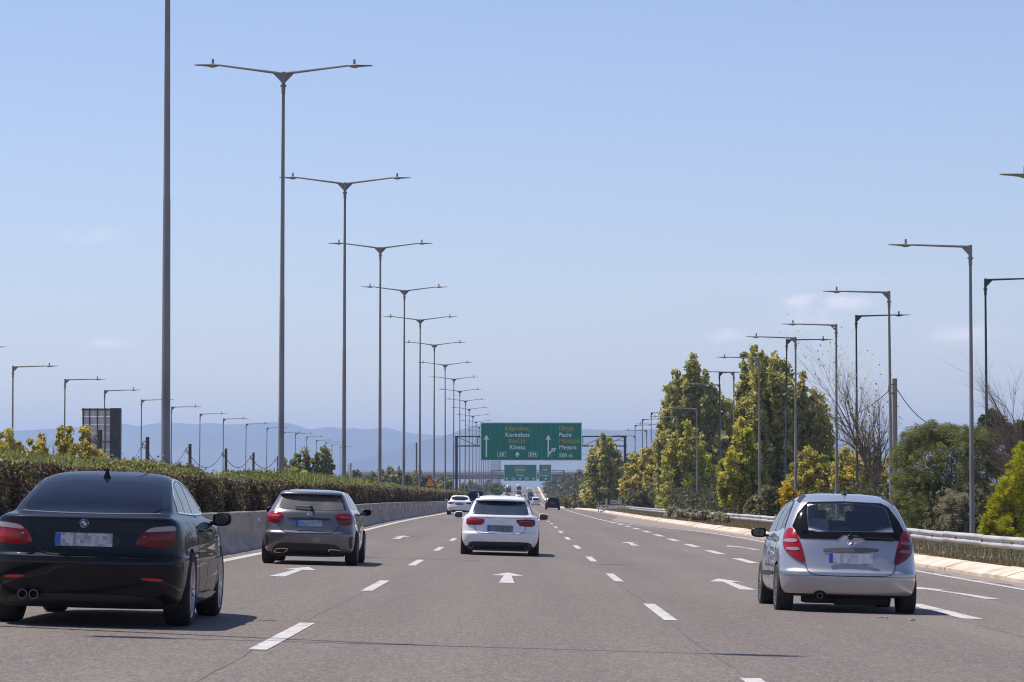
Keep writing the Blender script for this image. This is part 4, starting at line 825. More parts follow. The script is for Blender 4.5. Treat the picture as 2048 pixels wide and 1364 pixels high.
left_bush('leafy green tree standing between the second and third tall lamp posts', 300, [(648, 890, 7), (654, 900, 8), (612, 897, 8), (600, 905, 12), (630, 903, 14), (590, 915, 14), (562, 912, 6), (570, 930, 14), (620, 920, 30), (645, 930, 14), (660, 940, 10), (600, 940, 34)], 985, L_FEATH, .2, .5, 50, 'leafy_tree', 'tree')
left_bush('paler green bush at the left foot of the leafy tree', 285, [(588, 935, 12), (605, 940, 12), (575, 945, 12), (545, 948, 14)], 985, L_POPL, .17, .4)
for i, (px, py, w_, Y, lab) in enumerate([(705, 942, 30, 600, 'dark bush beside the short pale pole'), (745, 945, 26, 620, 'dark bush left of the fourth lamp post'), (780, 935, 30, 520, 'green bush right of the fourth lamp post'), (800, 938, 22, 500, 'second green bush right of the fourth lamp post'), (835, 944, 30, 560, 'green bush left of the warning triangle'), (885, 950, 24, 600, 'bush right of the warning triangle'), (940, 962, 24, 800, 'hazy bush under the overpass'), (985, 962, 26, 900, 'hazy grey-green tree left of the crest'), (520, 950, 20, 420, 'low bush left of the second tall lamp post')]):
    left_bush(lab, Y, [(px - w_*.5, py + 4, w_*.4), (px, py, w_*.5), (px + w_*.5, py + 3, w_*.4)], 985, L_FEATH if i % 2 else L_OLIVE, .4, .9, 40)
# ------------------------------------------------------------------ cars
class Body:
    """car body as a stack of rounded plan outlines; keys: z, half width, y of rear, y of front, corner depth"""
    def __init__(s, keys, n=2.7, tr=.05, tf=.10, sub=5, track=None):
        K = np.array(keys, float); t = np.arange(len(K)); tt = np.linspace(0, len(K)-1, (len(K)-1)*sub + 1)
        s.T = [pchip(t, K[:, i])(tt) for i in range(5)]; s.n = n; s.tr = tr; s.tf = tf; s.L = K[:, 3].max(); s.K = K
        s.z, s.w, s.yr, s.yf, s.cr = s.T
    def plan(s, y):
        m = s.L * .5; return 1 - s.tr * np.clip((m - y)/m, 0, 1)**2 * 1.0 - s.tf * np.clip((y - m)/m, 0, 1)**3
    def lv(s, z): return [float(np.interp(z, s.z, a)) for a in (s.w, s.yr, s.yf, s.cr)]
    def outline(s, w, yr, yf, cr, NR=9, NS=14, NF=7):
        n = s.n; P = []; cr = min(cr, (yf-yr)*.45); cf = min(cr*1.4 + .1, (yf-yr)*.45)
        for i in range(NR+1): a = i/NR*math.pi/2; P.append((w*math.sin(a)**(2/n), yr + cr*(1 - math.cos(a)**(2/n) if i < NR else 1)))
        for i in range(1, NS): P.append((w, yr + cr + (yf-cf-yr-cr)*i/NS))
        for i in range(NF, -1, -1): a = i/NF*math.pi/2; P.append((w*math.sin(a)**(2/n), yf - cf*(1 - math.cos(a)**(2/n) if i < NF else 1)))
        P = [(x*float(s.plan(y)), y) for x, y in P]
        return P + [(-x, y) for x, y in P[-2:0:-1]]
    def mesh(s, name, m, parent, wheels=(), wr=.36, under=SOOT, cavity=None, zu=.3):
        V = []; k = None
        for z, w, yr, yf, cr in zip(*s.T):
            o = s.outline(max(w, .02), yr, yf, cr); k = len(o); V += [(x, y, z - .012*(abs(x)/max(w, .1))**2*0) for x, y in o]
        nr = len(s.z); F = [(i*k+j, i*k+(j+1) % k, (i+1)*k+(j+1) % k, (i+1)*k+j) for i in range(nr-1) for j in range(k)]
        F.append(tuple(range(k))[::-1]); F.append(tuple(range((nr-1)*k, nr*k)))
        me = bpy.data.meshes.new(name); me.from_pydata(V, [], F); me.materials.append(m); me.materials.append(under)
        bm = bmesh.new(); bm.from_mesh(me); bmesh.ops.recalc_face_normals(bm, faces=bm.faces); bm.to_mesh(me); bm.free()
        for p in me.polygons:
            if p.normal.z < -.7 and p.center.z < zu: p.material_index = 1
        o = link(name, me, parent)
        cuts = []
        for wy in wheels:
            mb = MB(); mb.tube([(-1.2, wy, wr - .03), (1.2, wy, wr - .03)], wr, 28); c = mb.build('cut', under); cuts.append(c)
        cuts += list(cavity or [])
        if cuts:
            for c in cuts:
                md = o.modifiers.new('b', 'BOOLEAN'); md.operation = 'DIFFERENCE'; md.solver = 'EXACT'; md.object = c
                try: md.material_mode = 'TRANSFER'
                except Exception: pass
            # evaluate in world space with the parent temporarily detached
            o.parent = None; bpy.context.view_layer.update()
            me2 = bpy.data.meshes.new_from_object(o.evaluated_get(bpy.context.evaluated_depsgraph_get())); o.modifiers.clear(); o.data = me2; bpy.data.meshes.remove(me)
            o.parent = parent; me = me2; me.name = name
            for c in cuts: d = c.data; bpy.data.objects.remove(c); bpy.data.meshes.remove(d)
        me.shade_smooth(); me.set_sharp_from_angle(angle=math.radians(38)); return o
    def rear(s, x, z):
        w, yr, yf, cr = s.lv(z); cr = min(cr, (yf-yr)*.45); xf = min(.9999, abs(x)/max(w, 1e-3)/float(s.plan(yr + cr*.5)))
        a = math.asin(min(1, xf**(s.n/2))); y = yr + cr*(1 - math.cos(a)**(2/s.n)); return Vector((x, y, z))
    def side(s, y, z, sg=1):
        w, yr, yf, cr = s.lv(z); return Vector((sg*w*float(s.plan(y)), y, z))
    def P(s, mode, a, b, off=0.0):
        if mode == 'rear': f = s.rear
        else: f = lambda u, v: s.side(u, v, 1 if mode == 'right' else -1)
        p = f(a, b); e = .012; du = f(a+e, b) - f(a-e, b); dv = f(a, b+e) - f(a, b-e); n = du.cross(dv)
        if n.length < 1e-9: n = Vector((0, -1, 0))
        n.normalize(); ref = Vector((0, -1, .05)) if mode == 'rear' else Vector((1 if mode == 'right' else -1, 0, .1))
        if n.dot(ref) < 0: n = -n
        return p + n*off
def chaikin(P, it=2, r=.25):
    for _ in range(it):
        Q = []
        for i in range(len(P)):
            a, b = P[i], P[(i+1) % len(P)]; Q += [(a[0]*(1-r) + b[0]*r, a[1]*(1-r) + b[1]*r), (a[0]*r + b[0]*(1-r), a[1]*r + b[1]*(1-r))]
        P = Q
    return P
def inset(P, d):
    cx = sum(p[0] for p in P)/len(P); cy = sum(p[1] for p in P)/len(P)
    sx_ = max(p[0] for p in P) - min(p[0] for p in P); sy_ = max(p[1] for p in P) - min(p[1] for p in P)
    return [(cx + (p[0]-cx)*(1 - 2*d/sx_), cy + (p[1]-cy)*(1 - 2*d/sy_)) for p in P]
def patch(B, mode, poly, off, name, m, parent, rnd=2, thick=.012, res=.05, dome=0.0):
    P = chaikin(poly, rnd) if rnd else list(poly)
    Q = []
    for i in range(len(P)):
        a, b = P[i], P[(i+1) % len(P)]; L = math.hypot(b[0]-a[0], b[1]-a[1]); n = max(1, int(L/res))
        Q += [(a[0] + (b[0]-a[0])*j/n, a[1] + (b[1]-a[1])*j/n) for j in range(n)]
    # drop near-duplicates
    R_ = [Q[0]]
    for q in Q[1:]:
        if math.hypot(q[0]-R_[-1][0], q[1]-R_[-1][1]) > 1e-4: R_.append(q)
    Q = R_; nb = len(Q); x0 = min(q[0] for q in Q); x1 = max(q[0] for q in Q); y0 = min(q[1] for q in Q); y1 = max(q[1] for q in Q); I = []
    def inside(x, y):
        c = False
        for i in range(nb):
            (ax, ay), (bx, by) = Q[i], Q[i-1]
            if (ay > y) != (by > y) and x < (bx-ax)*(y-ay)/(by-ay) + ax: c = not c
        return c
    nx = int((x1-x0)/res) + 1; ny = int((y1-y0)/res) + 1
    for i in range(1, nx+1):
        for j in range(1, ny+1):
            x = x0 + (x1-x0)*i/(nx+1); y = y0 + (y1-y0)*j/(ny+1)
            if inside(x, y) and min(math.hypot(x-q[0], y-q[1]) for q in Q) > res*.35: I.append((x, y))
    vs = [Vector(q) for q in Q + I]; v2, e2, f2, ov_, _, _ = delaunay_2d_cdt(vs, [(i, (i+1) % nb) for i in range(nb)], [], 1, 1e-7)
    top = []
    for v in v2:
        h = off
        if dome:
            dmin = min(math.hypot(v.x-q[0], v.y-q[1]) for q in Q); h += dome * min(1, dmin / (min(x1-x0, y1-y0)*.4))**.6
        top.append(B.P(mode, v.x, v.y, h))
    V = top[:]; F = [tuple(f) for f in f2]
    idx = []
    for q in Q:
        k = min(range(len(v2)), key=lambda i: (v2[i].x-q[0])**2 + (v2[i].y-q[1])**2); idx.append(k)
    base = len(V)
    for q in Q: V.append(B.P(mode, q[0], q[1], off - thick))
    F += [(idx[i], idx[(i+1) % nb], base + (i+1) % nb, base + i) for i in range(nb) if idx[i] != idx[(i+1) % nb]]
    me = bpy.data.meshes.new(name); me.from_pydata([tuple(v) for v in V], [], F); me.materials.append(m)
    bm = bmesh.new(); bm.from_mesh(me); bmesh.ops.recalc_face_normals(bm, faces=bm.faces)
    bm.to_mesh(me); bm.free()
    # make sure the visible faces look outwards
    s_ = sum((p.normal.dot(Vector((0, -1, 0)) if mode == 'rear' else Vector((1 if mode == 'right' else -1, 0, 0)))) * p.area for p in me.polygons)
    if s_ < 0: me.flip_normals()
    me.shade_smooth(); me.set_sharp_from_angle(angle=math.radians(35)); return link(name, me, parent)
def strip(B, mode, pts, wdt, off, name, m, parent, closed=False, smooth=2):
    P = list(pts)
    if smooth:
        for _ in range(smooth):
            Q = [P[0]]
            for i in range(len(P)-1): a, b = P[i], P[i+1]; Q += [(a[0]*.75+b[0]*.25, a[1]*.75+b[1]*.25), (a[0]*.25+b[0]*.75, a[1]*.25+b[1]*.75)]
            P = Q + [P[-1]]
    D = []
    for i in range(len(P)-1):
        n = max(1, int(math.hypot(P[i+1][0]-P[i][0], P[i+1][1]-P[i][1])/.05)); D += [(P[i][0] + (P[i+1][0]-P[i][0])*j/n, P[i][1] + (P[i+1][1]-P[i][1])*j/n) for j in range(n)]
    D.append(P[-1]); V = []
    for i, p in enumerate(D):
        a = D[max(0, i-1)]; b = D[min(len(D)-1, i+1)]; dx, dy = b[0]-a[0], b[1]-a[1]; L = math.hypot(dx, dy) + 1e-9; nx, ny = -dy/L*wdt/2, dx/L*wdt/2
        V += [B.P(mode, p[0]+nx, p[1]+ny, off), B.P(mode, p[0]-nx, p[1]-ny, off), B.P(mode, p[0]-nx, p[1]-ny, off-.006), B.P(mode, p[0]+nx, p[1]+ny, off-.006)]
    n = len(D); F = [(4*i+k, 4*i+(k+1) % 4, 4*i+4+(k+1) % 4, 4*i+4+k) for i in range(n-1) for k in range(4)] + [(0, 1, 2, 3), (4*n-4, 4*n-3, 4*n-2, 4*n-1)]
    mb = MB(); mb.add(V, F); return mb.build(name, m, parent)
def wheel(parent, x, y, r, w, rim, spokes=5, rr=.68, detail=True):
    """tyre with tread, rim with spokes on the outer side"""
    sg = 1 if x > 0 else -1
    e = empty('wheel', (x, y, r)); e.parent = parent; e.rotation_euler = (random.uniform(0, 6), 0, 0)
    mb = MB(); mb.lathe([(r*rr, -w*.46), (r*.85, -w*.5), (r*.955, -w*.45), (r*.99, -w*.36), (r, -w*.2), (r, w*.2), (r*.99, w*.36), (r*.955, w*.45), (r*.85, w*.5), (r*rr, w*.46), (r*rr, -w*.46)], (0, 0, 0), 36)
    mb.build('tyre', RUB, e, True, 50)
    mb = MB(); o = sg*w*.40
    mb.lathe([(r*rr, sg*w*.46), (r*rr*.96, sg*w*.42), (r*rr*.93, o*.6), (r*rr*.93, -o*.5)], (0, 0, 0), 36)
    mb.lathe([(.001, o*.92), (r*.13, o*.92), (r*.15, o*.7), (r*.15, 0)], (0, 0, 0), 20)
    if detail:
        for k in range(spokes):
            a = 2*math.pi*k/spokes
            for da in (-.09, .09):
                c, s_ = math.cos(a), math.sin(a); c2, s2 = math.cos(a+da*1.8), math.sin(a+da*1.8)
                mb.bar((o*.8, c*r*.1, s_*r*.1), (o*.95, c2*r*rr*.95, s2*r*rr*.95), .035*r/.33, .022)
        mb.lathe([(.001, o*.3), (r*.5, o*.3)], (0, 0, 0), 24)
    mb.build('rim', rim, e, True, 40); return e
def mirror(parent, x, y, z, w, h, housing, sg, oval=.5):
    mb = MB(); V = []; F = []; n = 20; st = [(-.01, .86), (0.0, .98), (.02, 1.0), (.06, .97), (.11, .75), (.14, .35)]
    for t, k in st:
        for i in range(n):
            a = 2*math.pi*i/n; c, s_ = math.cos(a), math.sin(a); p = 2/3.2
            V.append((x + w/2*k*math.copysign(abs(c)**p, c), y + t, z + h/2*k*math.copysign(abs(s_)**p, s_) * (1 - .12*c*sg)))
    F = [(i*n+j, i*n+(j+1) % n, (i+1)*n+(j+1) % n, (i+1)*n+j) for i in range(len(st)-1) for j in range(n)] + [tuple(range((len(st)-1)*n, len(st)*n))]
    mb.add(V, F); mb.box((x - sg*(w*.5 + .03), y + .06, z - h*.3), (.12, .05, .035)); o = mb.build('side_mirror', housing, parent, True, 40)
    mb = MB(); mb.add([(a*.86 + x*.14, y - .012, b*.86 + z*.14) for a, _, b in V[:n]], [tuple(range(n))]); mb.build('mirror_glass', mat('mirror_glass', (.05, .06, .07), .03, 1) if 'mirror_glass' not in bpy.data.materials else bpy.data.materials['mirror_glass'], o); return o
def plate(B, x0, x1, z0, z1, parent, m=PLATE, tilt=0):
    c = B.P('rear', (x0+x1)/2, (z0+z1)/2, .02); w, h = x1-x0, z1-z0; mb = MB()
    mb.box((0, 0, 0), (w, .012, h)); o = mb.build('licence_plate', m, parent); o.location = c
    a = B.P('rear', (x0+x1)/2, z1); b = B.P('rear', (x0+x1)/2, z0); o.rotation_euler = (-math.atan2(a.y - b.y, a.z - b.z)*.6, 0, 0)
    mb = MB(); mb.box((-w/2 + .024, -.0075, 0), (.045, .004, h*.94)); q = mb.build('blue_strip', PLBLUE, o)
    mb = MB(); mb.box((.02, -.0075, -h*.3), (w*.3, .003, h*.1)); 
    return o
def star_badge(B, x, z, r, parent):
    c = B.P('rear', x, z, .012); mb = MB(); n = 28
    mb.tube([(r*math.cos(2*math.pi*i/n), 0, r*math.sin(2*math.pi*i/n)) for i in range(n+1)], r*.1, 6, caps=False)
    for k in range(3):
        a = math.pi/2 + 2*math.pi*k/3; d = Vector((math.cos(a), 0, math.sin(a))); s_ = Vector((-math.sin(a), 0, math.cos(a)))
        mb.add([d*r, s_*r*.14, -s_*r*.14, Vector((0, -.012, 0))], [(0, 1, 3), (0, 3, 2), (1, 2, 3)])
    o = mb.build('badge', CHROME, parent); o.location = c; return o
def roundel(B, x, z, r, parent):
    c = B.P('rear', x, z, .01); mb = MB(); n = 32
    mb.lathe([(r, 0), (r, -.008), (r*.94, -.010), (r*.9, -.008)], (0, 0, 0), n, axis='Y'); o = mb.build('badge', CHROME, parent); o.location = c
    for nm, m, a0, a1, kind in (('badge_ring', BLACK, 0, 0, 'ring'), ('badge_quadrant', mat('badge_blue', (.03, .16, .5), .3), 0, 1, 'q'), ('badge_quadrant', mat('badge_white', (.7, .7, .72), .3), 1, 1, 'q')):
        mb = MB()
        if kind == 'ring':
            V = [(k_*r*math.cos(2*math.pi*i/n), -.009, k_*r*math.sin(2*math.pi*i/n)) for k_ in (.92, .6) for i in range(n)]; mb.add(V, [(i, (i+1) % n, n+(i+1) % n, n+i) for i in range(n)])
        else:
            for q in (a0, a0 + 2):
                V = [(0, -.0095, 0)] + [(.6*r*math.cos(math.pi/2*(q + j/6)), -.0095, .6*r*math.sin(math.pi/2*(q + j/6))) for j in range(7)]; mb.add(V, [tuple(range(8))])
        mb.build(nm, m, o)
    return o
def rings_badge(B, x, z, r, parent):
    c = B.P('rear', x, z, .012); mb = MB(); n = 20
    for k in range(4): mb.tube([(r*math.cos(2*math.pi*i/n) + (k-1.5)*r*1.5, 0, r*math.sin(2*math.pi*i/n)) for i in range(n+1)], r*.15, 5, caps=False)
    o = mb.build('badge', CHROME, parent); o.location = c; return o
def pipe(parent, x, y, z, r, m=CHROME, sx_=1.0):
    mb = MB(); n = 24; V = []
    for rr, yy in ((r*.86, .12), (r*.86, 0), (r, 0), (r, .14)):
        for k in range(n): a = 2*math.pi*k/n; V.append((x + rr*sx_*math.cos(a), y + yy, z + rr*math.sin(a)))
    mb.add(V, [(i*n+k, i*n+(k+1) % n, (i+1)*n+(k+1) % n, (i+1)*n+k) for i in range(3) for k in range(n)]); o = mb.build('exhaust_pipe', m, parent, True, 40)
    mb = MB(); mb.add([(x + r*.85*sx_*math.cos(2*math.pi*k/n), y + .09, z + r*.85*math.sin(2*math.pi*k/n)) for k in range(n)], [tuple(range(n))]); mb.build('pipe_bore', SOOT, o); return o
def place_car(name, lab, cat, Xr, Y, yaw=0, group=None, dz=0):
    p = W(Xr, Y, dz); sl = math.atan2(float(rz(Xr, Y+4)) - float(rz(Xr, Y)), 4); e = empty(name, p, (sl, XF, -BX + yaw)); tag(e, lab, cat, group); return e
def conv(cx, cz, k, tilt=0): return lambda pts: [((zx - cx)/k, (cz - (zy - tilt*(zx - cx)))/k) for zx, zy in pts]
def mir(pts): return [(-x, z) for x, z in pts]
def prism(poly, y0, y1, m):
    n = len(poly); mb = MB(); mb.add([(x, y0, z) for x, z in poly] + [(x, y1, z) for x, z in poly], [tuple(range(n)), tuple(range(n, 2*n))[::-1]] + [(i, (i+1) % n, n+(i+1) % n, n+i) for i in range(n)]); return mb.build('cut', m)
GROUPC = 'cars driving away along the motorway'
INT = mat('car_interior', (.02, .02, .022), .9, 0, .05)
# ---- black saloon
def black_saloon():
    e = place_car('saloon_car', 'glossy black saloon car with red rear lamps, nearest on the left', 'car', -3.94, 28.75, 0, GROUPC)
    K = [(.17, .80, .16, 4.70, .45), (.22, .86, .07, 4.78, .45), (.32, .893, .03, 4.83, .45), (.45, .912, .005, 4.84, .45), (.58, .915, 0, 4.83, .45), (.63, .912, .015, 4.80, .44), (.66, .905, .05, 4.78, .42), (.8, .893, .075, 4.62, .38), (.92, .865, .085, 4.3, .34),
         (.975, .825, .09, 3.9, .3), (.995, .79, .115, 3.6, .26), (1.01, .765, .3, 3.42, .2), (1.03, .745, .52, 3.3, .16), (1.10, .715, .70, 3.18, .16), (1.20, .672, .98, 2.98, .2), (1.30, .622, 1.32, 2.72, .24), (1.345, .59, 1.5, 2.6, .26), (1.385, .52, 1.72, 2.48, .26), (1.41, .38, 1.95, 2.36, .2), (1.42, .2, 2.05, 2.26, .1)]
    B = Body(K); C = conv(548, 1214, 760); wb = (.98, 3.87)
    B.mesh('body', P_NAVY, e, wb, .375)
    for x in (-.785, .785):
        wheel(e, x, .98, .345, .25, RIM, 10, .76); wheel(e, x*.99, 3.87, .345, .24, RIM, 10, .76)
    patch(B, 'rear', [(-.535, 1.32), (.535, 1.32), (.595, 1.2), (.64, 1.035), (.3, 1.022), (-.3, 1.022), (-.64, 1.035), (-.595, 1.2)], .004, 'rear_window', GLASSD, e, 1)
    for z in (): pass
    strip(B, 'rear', [(-.63, 1.03), (-.3, 1.018), (.3, 1.018), (.63, 1.03)], .006, .006, 'window_trim', RIMD, e)
    L = C([(903, 652), (902, 615), (950, 555), (1000, 522), (1080, 513), (1148, 508), (1160, 560), (1148, 620), (1130, 650), (1100, 660)])
    U = C([(952, 556), (1000, 525), (1080, 516), (1146, 511), (1154, 545), (1080, 548), (1000, 556)])
    for s_ in (1, -1):
        l = patch(B, 'rear', L if s_ > 0 else mir(L), .008, 'tail_light', REDD if s_ > 0 else RED, e, 1, dome=.012)
        patch(B, 'rear', U if s_ > 0 else mir(U), .022, 'clear_lens', CLENS, l, 1)
        q = B.P('rear', s_*.54, .79, .028); mb = MB(); mb.lathe([(.001, 0), (.035, 0), (.04, .006)], (0, 0, 0), 16, axis='Y'); o = mb.build('lamp_ring', REDD, l); o.location = q
        patch(B, 'rear', C([(s_*(x-548)+548, y) for x, y in [(932, 868), (1088, 872), (1092, 890), (975, 888)]]), .008, 'reflector', REFR, e, 1)
    strip(B, 'rear', C([(200, 560), (196, 600), (205, 650), (235, 690), (300, 716), (400, 722), (548, 722), (700, 722), (790, 718), (860, 690), (892, 655)]), .009, .004, 'boot_lid_gap', SOOT, e)
    strip(B, 'rear', C([(170, 560), (300, 574), (345, 566)]), .008, .004, 'crease', SOOT, e); strip(B, 'rear', C([(760, 562), (830, 572), (930, 566)]), .008, .004, 'crease', SOOT, e)
    patch(B, 'rear', C([(345, 562), (790, 562), (800, 682), (335, 682)]), .003, 'plate_recess', mat('recess_black', (.004, .004, .006), .4), e, 2)
    plate(B, *[(v - 548)/760 for v in (357, 747)], (1212-662)/760, (1212-572)/760, e)
    roundel(B, 0, .932, .039, e)
    strip(B, 'rear', [(-.88, .635), (-.5, .63), (.5, .63), (.88, .635)], .007, .003, 'bumper_gap', SOOT, e)
    patch(B, 'rear', [(-.62, .30), (.66, .30), (.74, .19), (-.74, .19)], .004, 'bumper_valance', BLACK, e, 1)
    for dx in (-.525, -.425): pipe(e, dx, .0, .285, .042, mat('sooty_chrome', (.2, .2, .2), .3, 1) if dx < -.5 else bpy.data.materials['sooty_chrome'])
    mirror(e, .955, 3.12, .985, .19, .135, BLACK, 1); mirror(e, -.955, 3.12, .985, .19, .135, BLACK, -1)
    for sd in ('right', 'left'):
        strip(B, sd, [(1.12, 1.05), (1.25, 1.2), (1.55, 1.315), (2.1, 1.365), (2.6, 1.3), (3.1, 1.12), (3.25, 1.03), (2.2, 1.02), (1.12, 1.045)], .014, .006, 'window_trim', CHROME, e, smooth=1)
        patch(B, sd, [(1.16, 1.05), (1.28, 1.19), (1.5, 1.28), (1.62, 1.29), (1.62, 1.03)], .003, 'side_window', GLASSD, e, 0)
        patch(B, sd, [(1.66, 1.03), (1.66, 1.30), (2.1, 1.345), (2.22, 1.34), (2.22, 1.025)], .003, 'side_window', GLASSD, e, 0)
        patch(B, sd, [(2.27, 1.025), (2.27, 1.335), (2.62, 1.27), (3.0, 1.13), (3.14, 1.03)], .003, 'side_window', GLASSD, e, 0)
        for pts in ([(1.45, .95), (1.55, .8), (1.5, .55), (1.7, .3)], [(2.25, 1.02), (2.27, .6), (2.27, .24)], [(3.3, 1.0), (3.35, .6), (3.33, .3)]): strip(B, sd, pts, .008, .002, 'door_gap', SOOT, e)
        for yy in (1.75, 2.65): patch(B, sd, [(yy, .86), (yy+.22, .86), (yy+.22, .895), (yy, .89)], .03, 'door_handle', P_NAVY, e, 2, .03)
        patch(B, sd, [(1.35, .2), (3.4, .2), (3.4, .29), (1.35, .29)], .02, 'sill', P_NAVY, e, 1, .03)
        patch(B, sd, [(.98, .84), (1.14, .84), (1.14, .99), (.98, .99)], .002, 'fuel_flap', P_NAVY, e, 1)
    mb = MB(); p = Vector((0, 1.62, 1.37)); mb.add([p + Vector(v) for v in ((-.035, -.06, -.01), (.035, -.06, -.01), (.03, .12, .0), (-.03, .12, .0), (0, -.045, .085), (0, .02, .05))], [(0, 1, 4), (1, 2, 5, 4), (2, 3, 5), (3, 0, 4, 5), (0, 3, 2, 1)]); mb.build('roof_antenna', P_NAVY, e)
    return e
black_saloon()
# ---- grey-brown hatchback
def grey_hatch():
    e = place_car('hatchback_car', 'grey-brown hatchback with large red lamps and rear wiper, in the left lane', 'car', -3.915, 59.2, 0, GROUPC)
    K = [(.19, .76, .14, 4.15, .4), (.26, .84, .05, 4.22, .42), (.4, .868, .01, 4.29, .44), (.55, .873, 0, 4.29, .44), (.585, .873, .005, 4.27, .44), (.63, .868, .05, 4.2, .42), (.75, .855, .09, 4.05, .4), (.88, .835, .13, 3.8, .38), (.97, .80, .17, 3.5, .36), (1.02, .765, .22, 3.3, .34), (1.1, .725, .30, 3.1, .33), (1.2, .67, .41, 2.88, .33), (1.285, .625, .50, 2.68, .33), (1.305, .61, .40, 2.62, .3), (1.34, .58, .42, 2.5, .3), (1.365, .52, .6, 2.3, .34), (1.385, .42, .9, 2.1, .4), (1.395, .28, 1.2, 1.9, .3)]
    B = Body(K, 3.0); C = conv(727, 1172, 663, .012); gl = [(-.50, 1.285), (.52, 1.28), (.575, 1.24), (.625, 1.12), (.655, 1.025), (.2, 1.015), (-.2, 1.015), (-.62, 1.03), (-.59, 1.12), (-.54, 1.24)]
    B.mesh('body', P_GREY, e, (.78, 3.48), .35)
    for x in (-.775, .775): wheel(e, x, .78, .32, .235, RIMD, 5, .7); wheel(e, x, 3.48, .32, .225, RIMD, 5, .7)
    glass = noisy(mat('beige_rear_glass', (.16, .14, .12), .06, 0, .5, 1, .02), [(.085, .075, .065), (.17, .15, .13)], 2.5, 3)  # lit beige look of the window put into the glass colour
    patch(B, 'rear', gl, .004, 'rear_window', glass, e, 1)
    strip(B, 'rear', [(-.6, 1.035), (-.54, 1.24), (-.48, 1.29), (0, 1.3), (.5, 1.285), (.57, 1.24), (.65, 1.035)], .03, .006, 'window_surround', BLACK, e)
    for x, w_ in ((-.33, .24), (.33, .24), (0, .2)):
        mb = MB(); mb.box((x, .95, 1.05), (w_, .1, .16)); mb.box((x, .95, .92), (w_*1.9, .14, .2)); mb.build('headrest', SEATF, e, True, 60)
    mb = MB(); mb.box((0, 1.1, 1.08), (1.0, .02, .18)); mb.build('parcel_shelf', mat('beige_cloth', (.38, .33, .28), .9), e)
    l1 = C([(203, 620), (205, 565), (240, 522), (300, 514), (385, 538), (413, 570), (405, 612), (352, 668), (240, 655)]); l2 = C([(1042, 570), (1060, 545), (1130, 535), (1215, 540), (1255, 565), (1272, 620), (1240, 680), (1120, 685), (1085, 655), (1050, 605)])
    for l, m in ((l1, RED), (l2, REDD)):
        o = patch(B, 'rear', l, .006, 'tail_light', m, e, 2, dome=.025); c = sum(p[0] for p in l)/len(l), sum(p[1] for p in l)/len(l)
        patch(B, 'rear', [(c[0]-.09, c[1]+.03), (c[0]+.1, c[1]+.02), (c[0]+.11, c[1]-.005), (c[0]-.06, c[1]-.0)], .034, 'light_bar', mat('pale_red_lens', (.6, .12, .14), .2) if 'pale_red_lens' not in bpy.data.materials else bpy.data.materials['pale_red_lens'], o, 1, .006)
    strip(B, 'rear', C([(350, 668), (380, 730), (430, 770), (560, 784), (727, 787), (900, 787), (1010, 775), (1060, 740), (1105, 690)]), .011, .004, 'tailgate_gap', SOOT, e)
    patch(B, 'rear', C([(440, 592), (975, 596), (1000, 612), (930, 626), (500, 622)]), .004, 'plate_recess', BLACK, e, 1)
    plate(B, -.245, .245, .705, .82, e, plate_mat('bluish_plate', [(.12, .3, .55), (.35, .38, .45), (.3, .32, .38), (.42, .42, .5)], 25, 20)); star_badge(B, 0, .94, .042, e)
    mb = MB(); mb.bar(B.P('rear', .05, 1.035, .04), B.P('rear', -.27, 1.045, .03), .022, .02); mb.bar(B.P('rear', .05, 1.0, .03), B.P('rear', .02, 1.055, .045), .05, .03); mb.build('rear_wiper', BLACK, e)
    for s_ in (-1, 1):
        patch(B, 'rear', [(s_*.76, .54), (s_*.82, .545), (s_*.80, .46), (s_*.81, .32), (s_*.765, .32), (s_*.745, .42)], .004, 'bumper_vent', BLACK, e, 1)
        tr_ = C([(310, 1000), (345, 965), (485, 962), (478, 990), (430, 1018), (330, 1012)]); tr_ = tr_ if s_ < 0 else mir(tr_)
        patch(B, 'rear', tr_, .028, 'exhaust_trim', CHROME, e, 1); patch(B, 'rear', inset(tr_, .014), .031, 'exhaust_bore', SOOT, e, 1)
    patch(B, 'rear', C([(250, 1045), (300, 960), (350, 915), (430, 900), (727, 905), (1040, 915), (1110, 950), (1170, 1045), (1150, 1075), (280, 1068)]), .006, 'diffuser', BLACK, e, 1)
    strip(B, 'rear', C([(265, 1010), (305, 945), (350, 905), (430, 890), (727, 895), (1040, 903), (1120, 935), (1165, 1010)]), .02, .01, 'diffuser_trim', P_GREY, e)
    mirror(e, .93, 2.95, .985, .18, .13, BLACK, 1); mirror(e, -.93, 2.95, .985, .18, .13, BLACK, -1)
    for sd in ('right', 'left'):
        patch(B, sd, [(.95, 1.06), (1.0, 1.2), (1.25, 1.31), (1.7, 1.35), (1.7, 1.03)], .004, 'side_window', GLASSD, e, 0); patch(B, sd, [(1.75, 1.03), (1.75, 1.35), (2.1, 1.33), (2.5, 1.22), (2.8, 1.04)], .004, 'side_window', GLASSD, e, 0)
        for pts in ([(1.1, 1.0), (1.2, .7), (1.3, .3)], [(1.75, 1.0), (1.8, .3)], [(2.95, .95), (3.0, .3)]): strip(B, sd, pts, .008, .002, 'door_gap', SOOT, e)
        for yy in (1.35, 2.3): patch(B, sd, [(yy, .87), (yy+.2, .87), (yy+.2, .9), (yy, .9)], .025, 'door_handle', P_GREY, e, 2, .03)
    return e
grey_hatch()
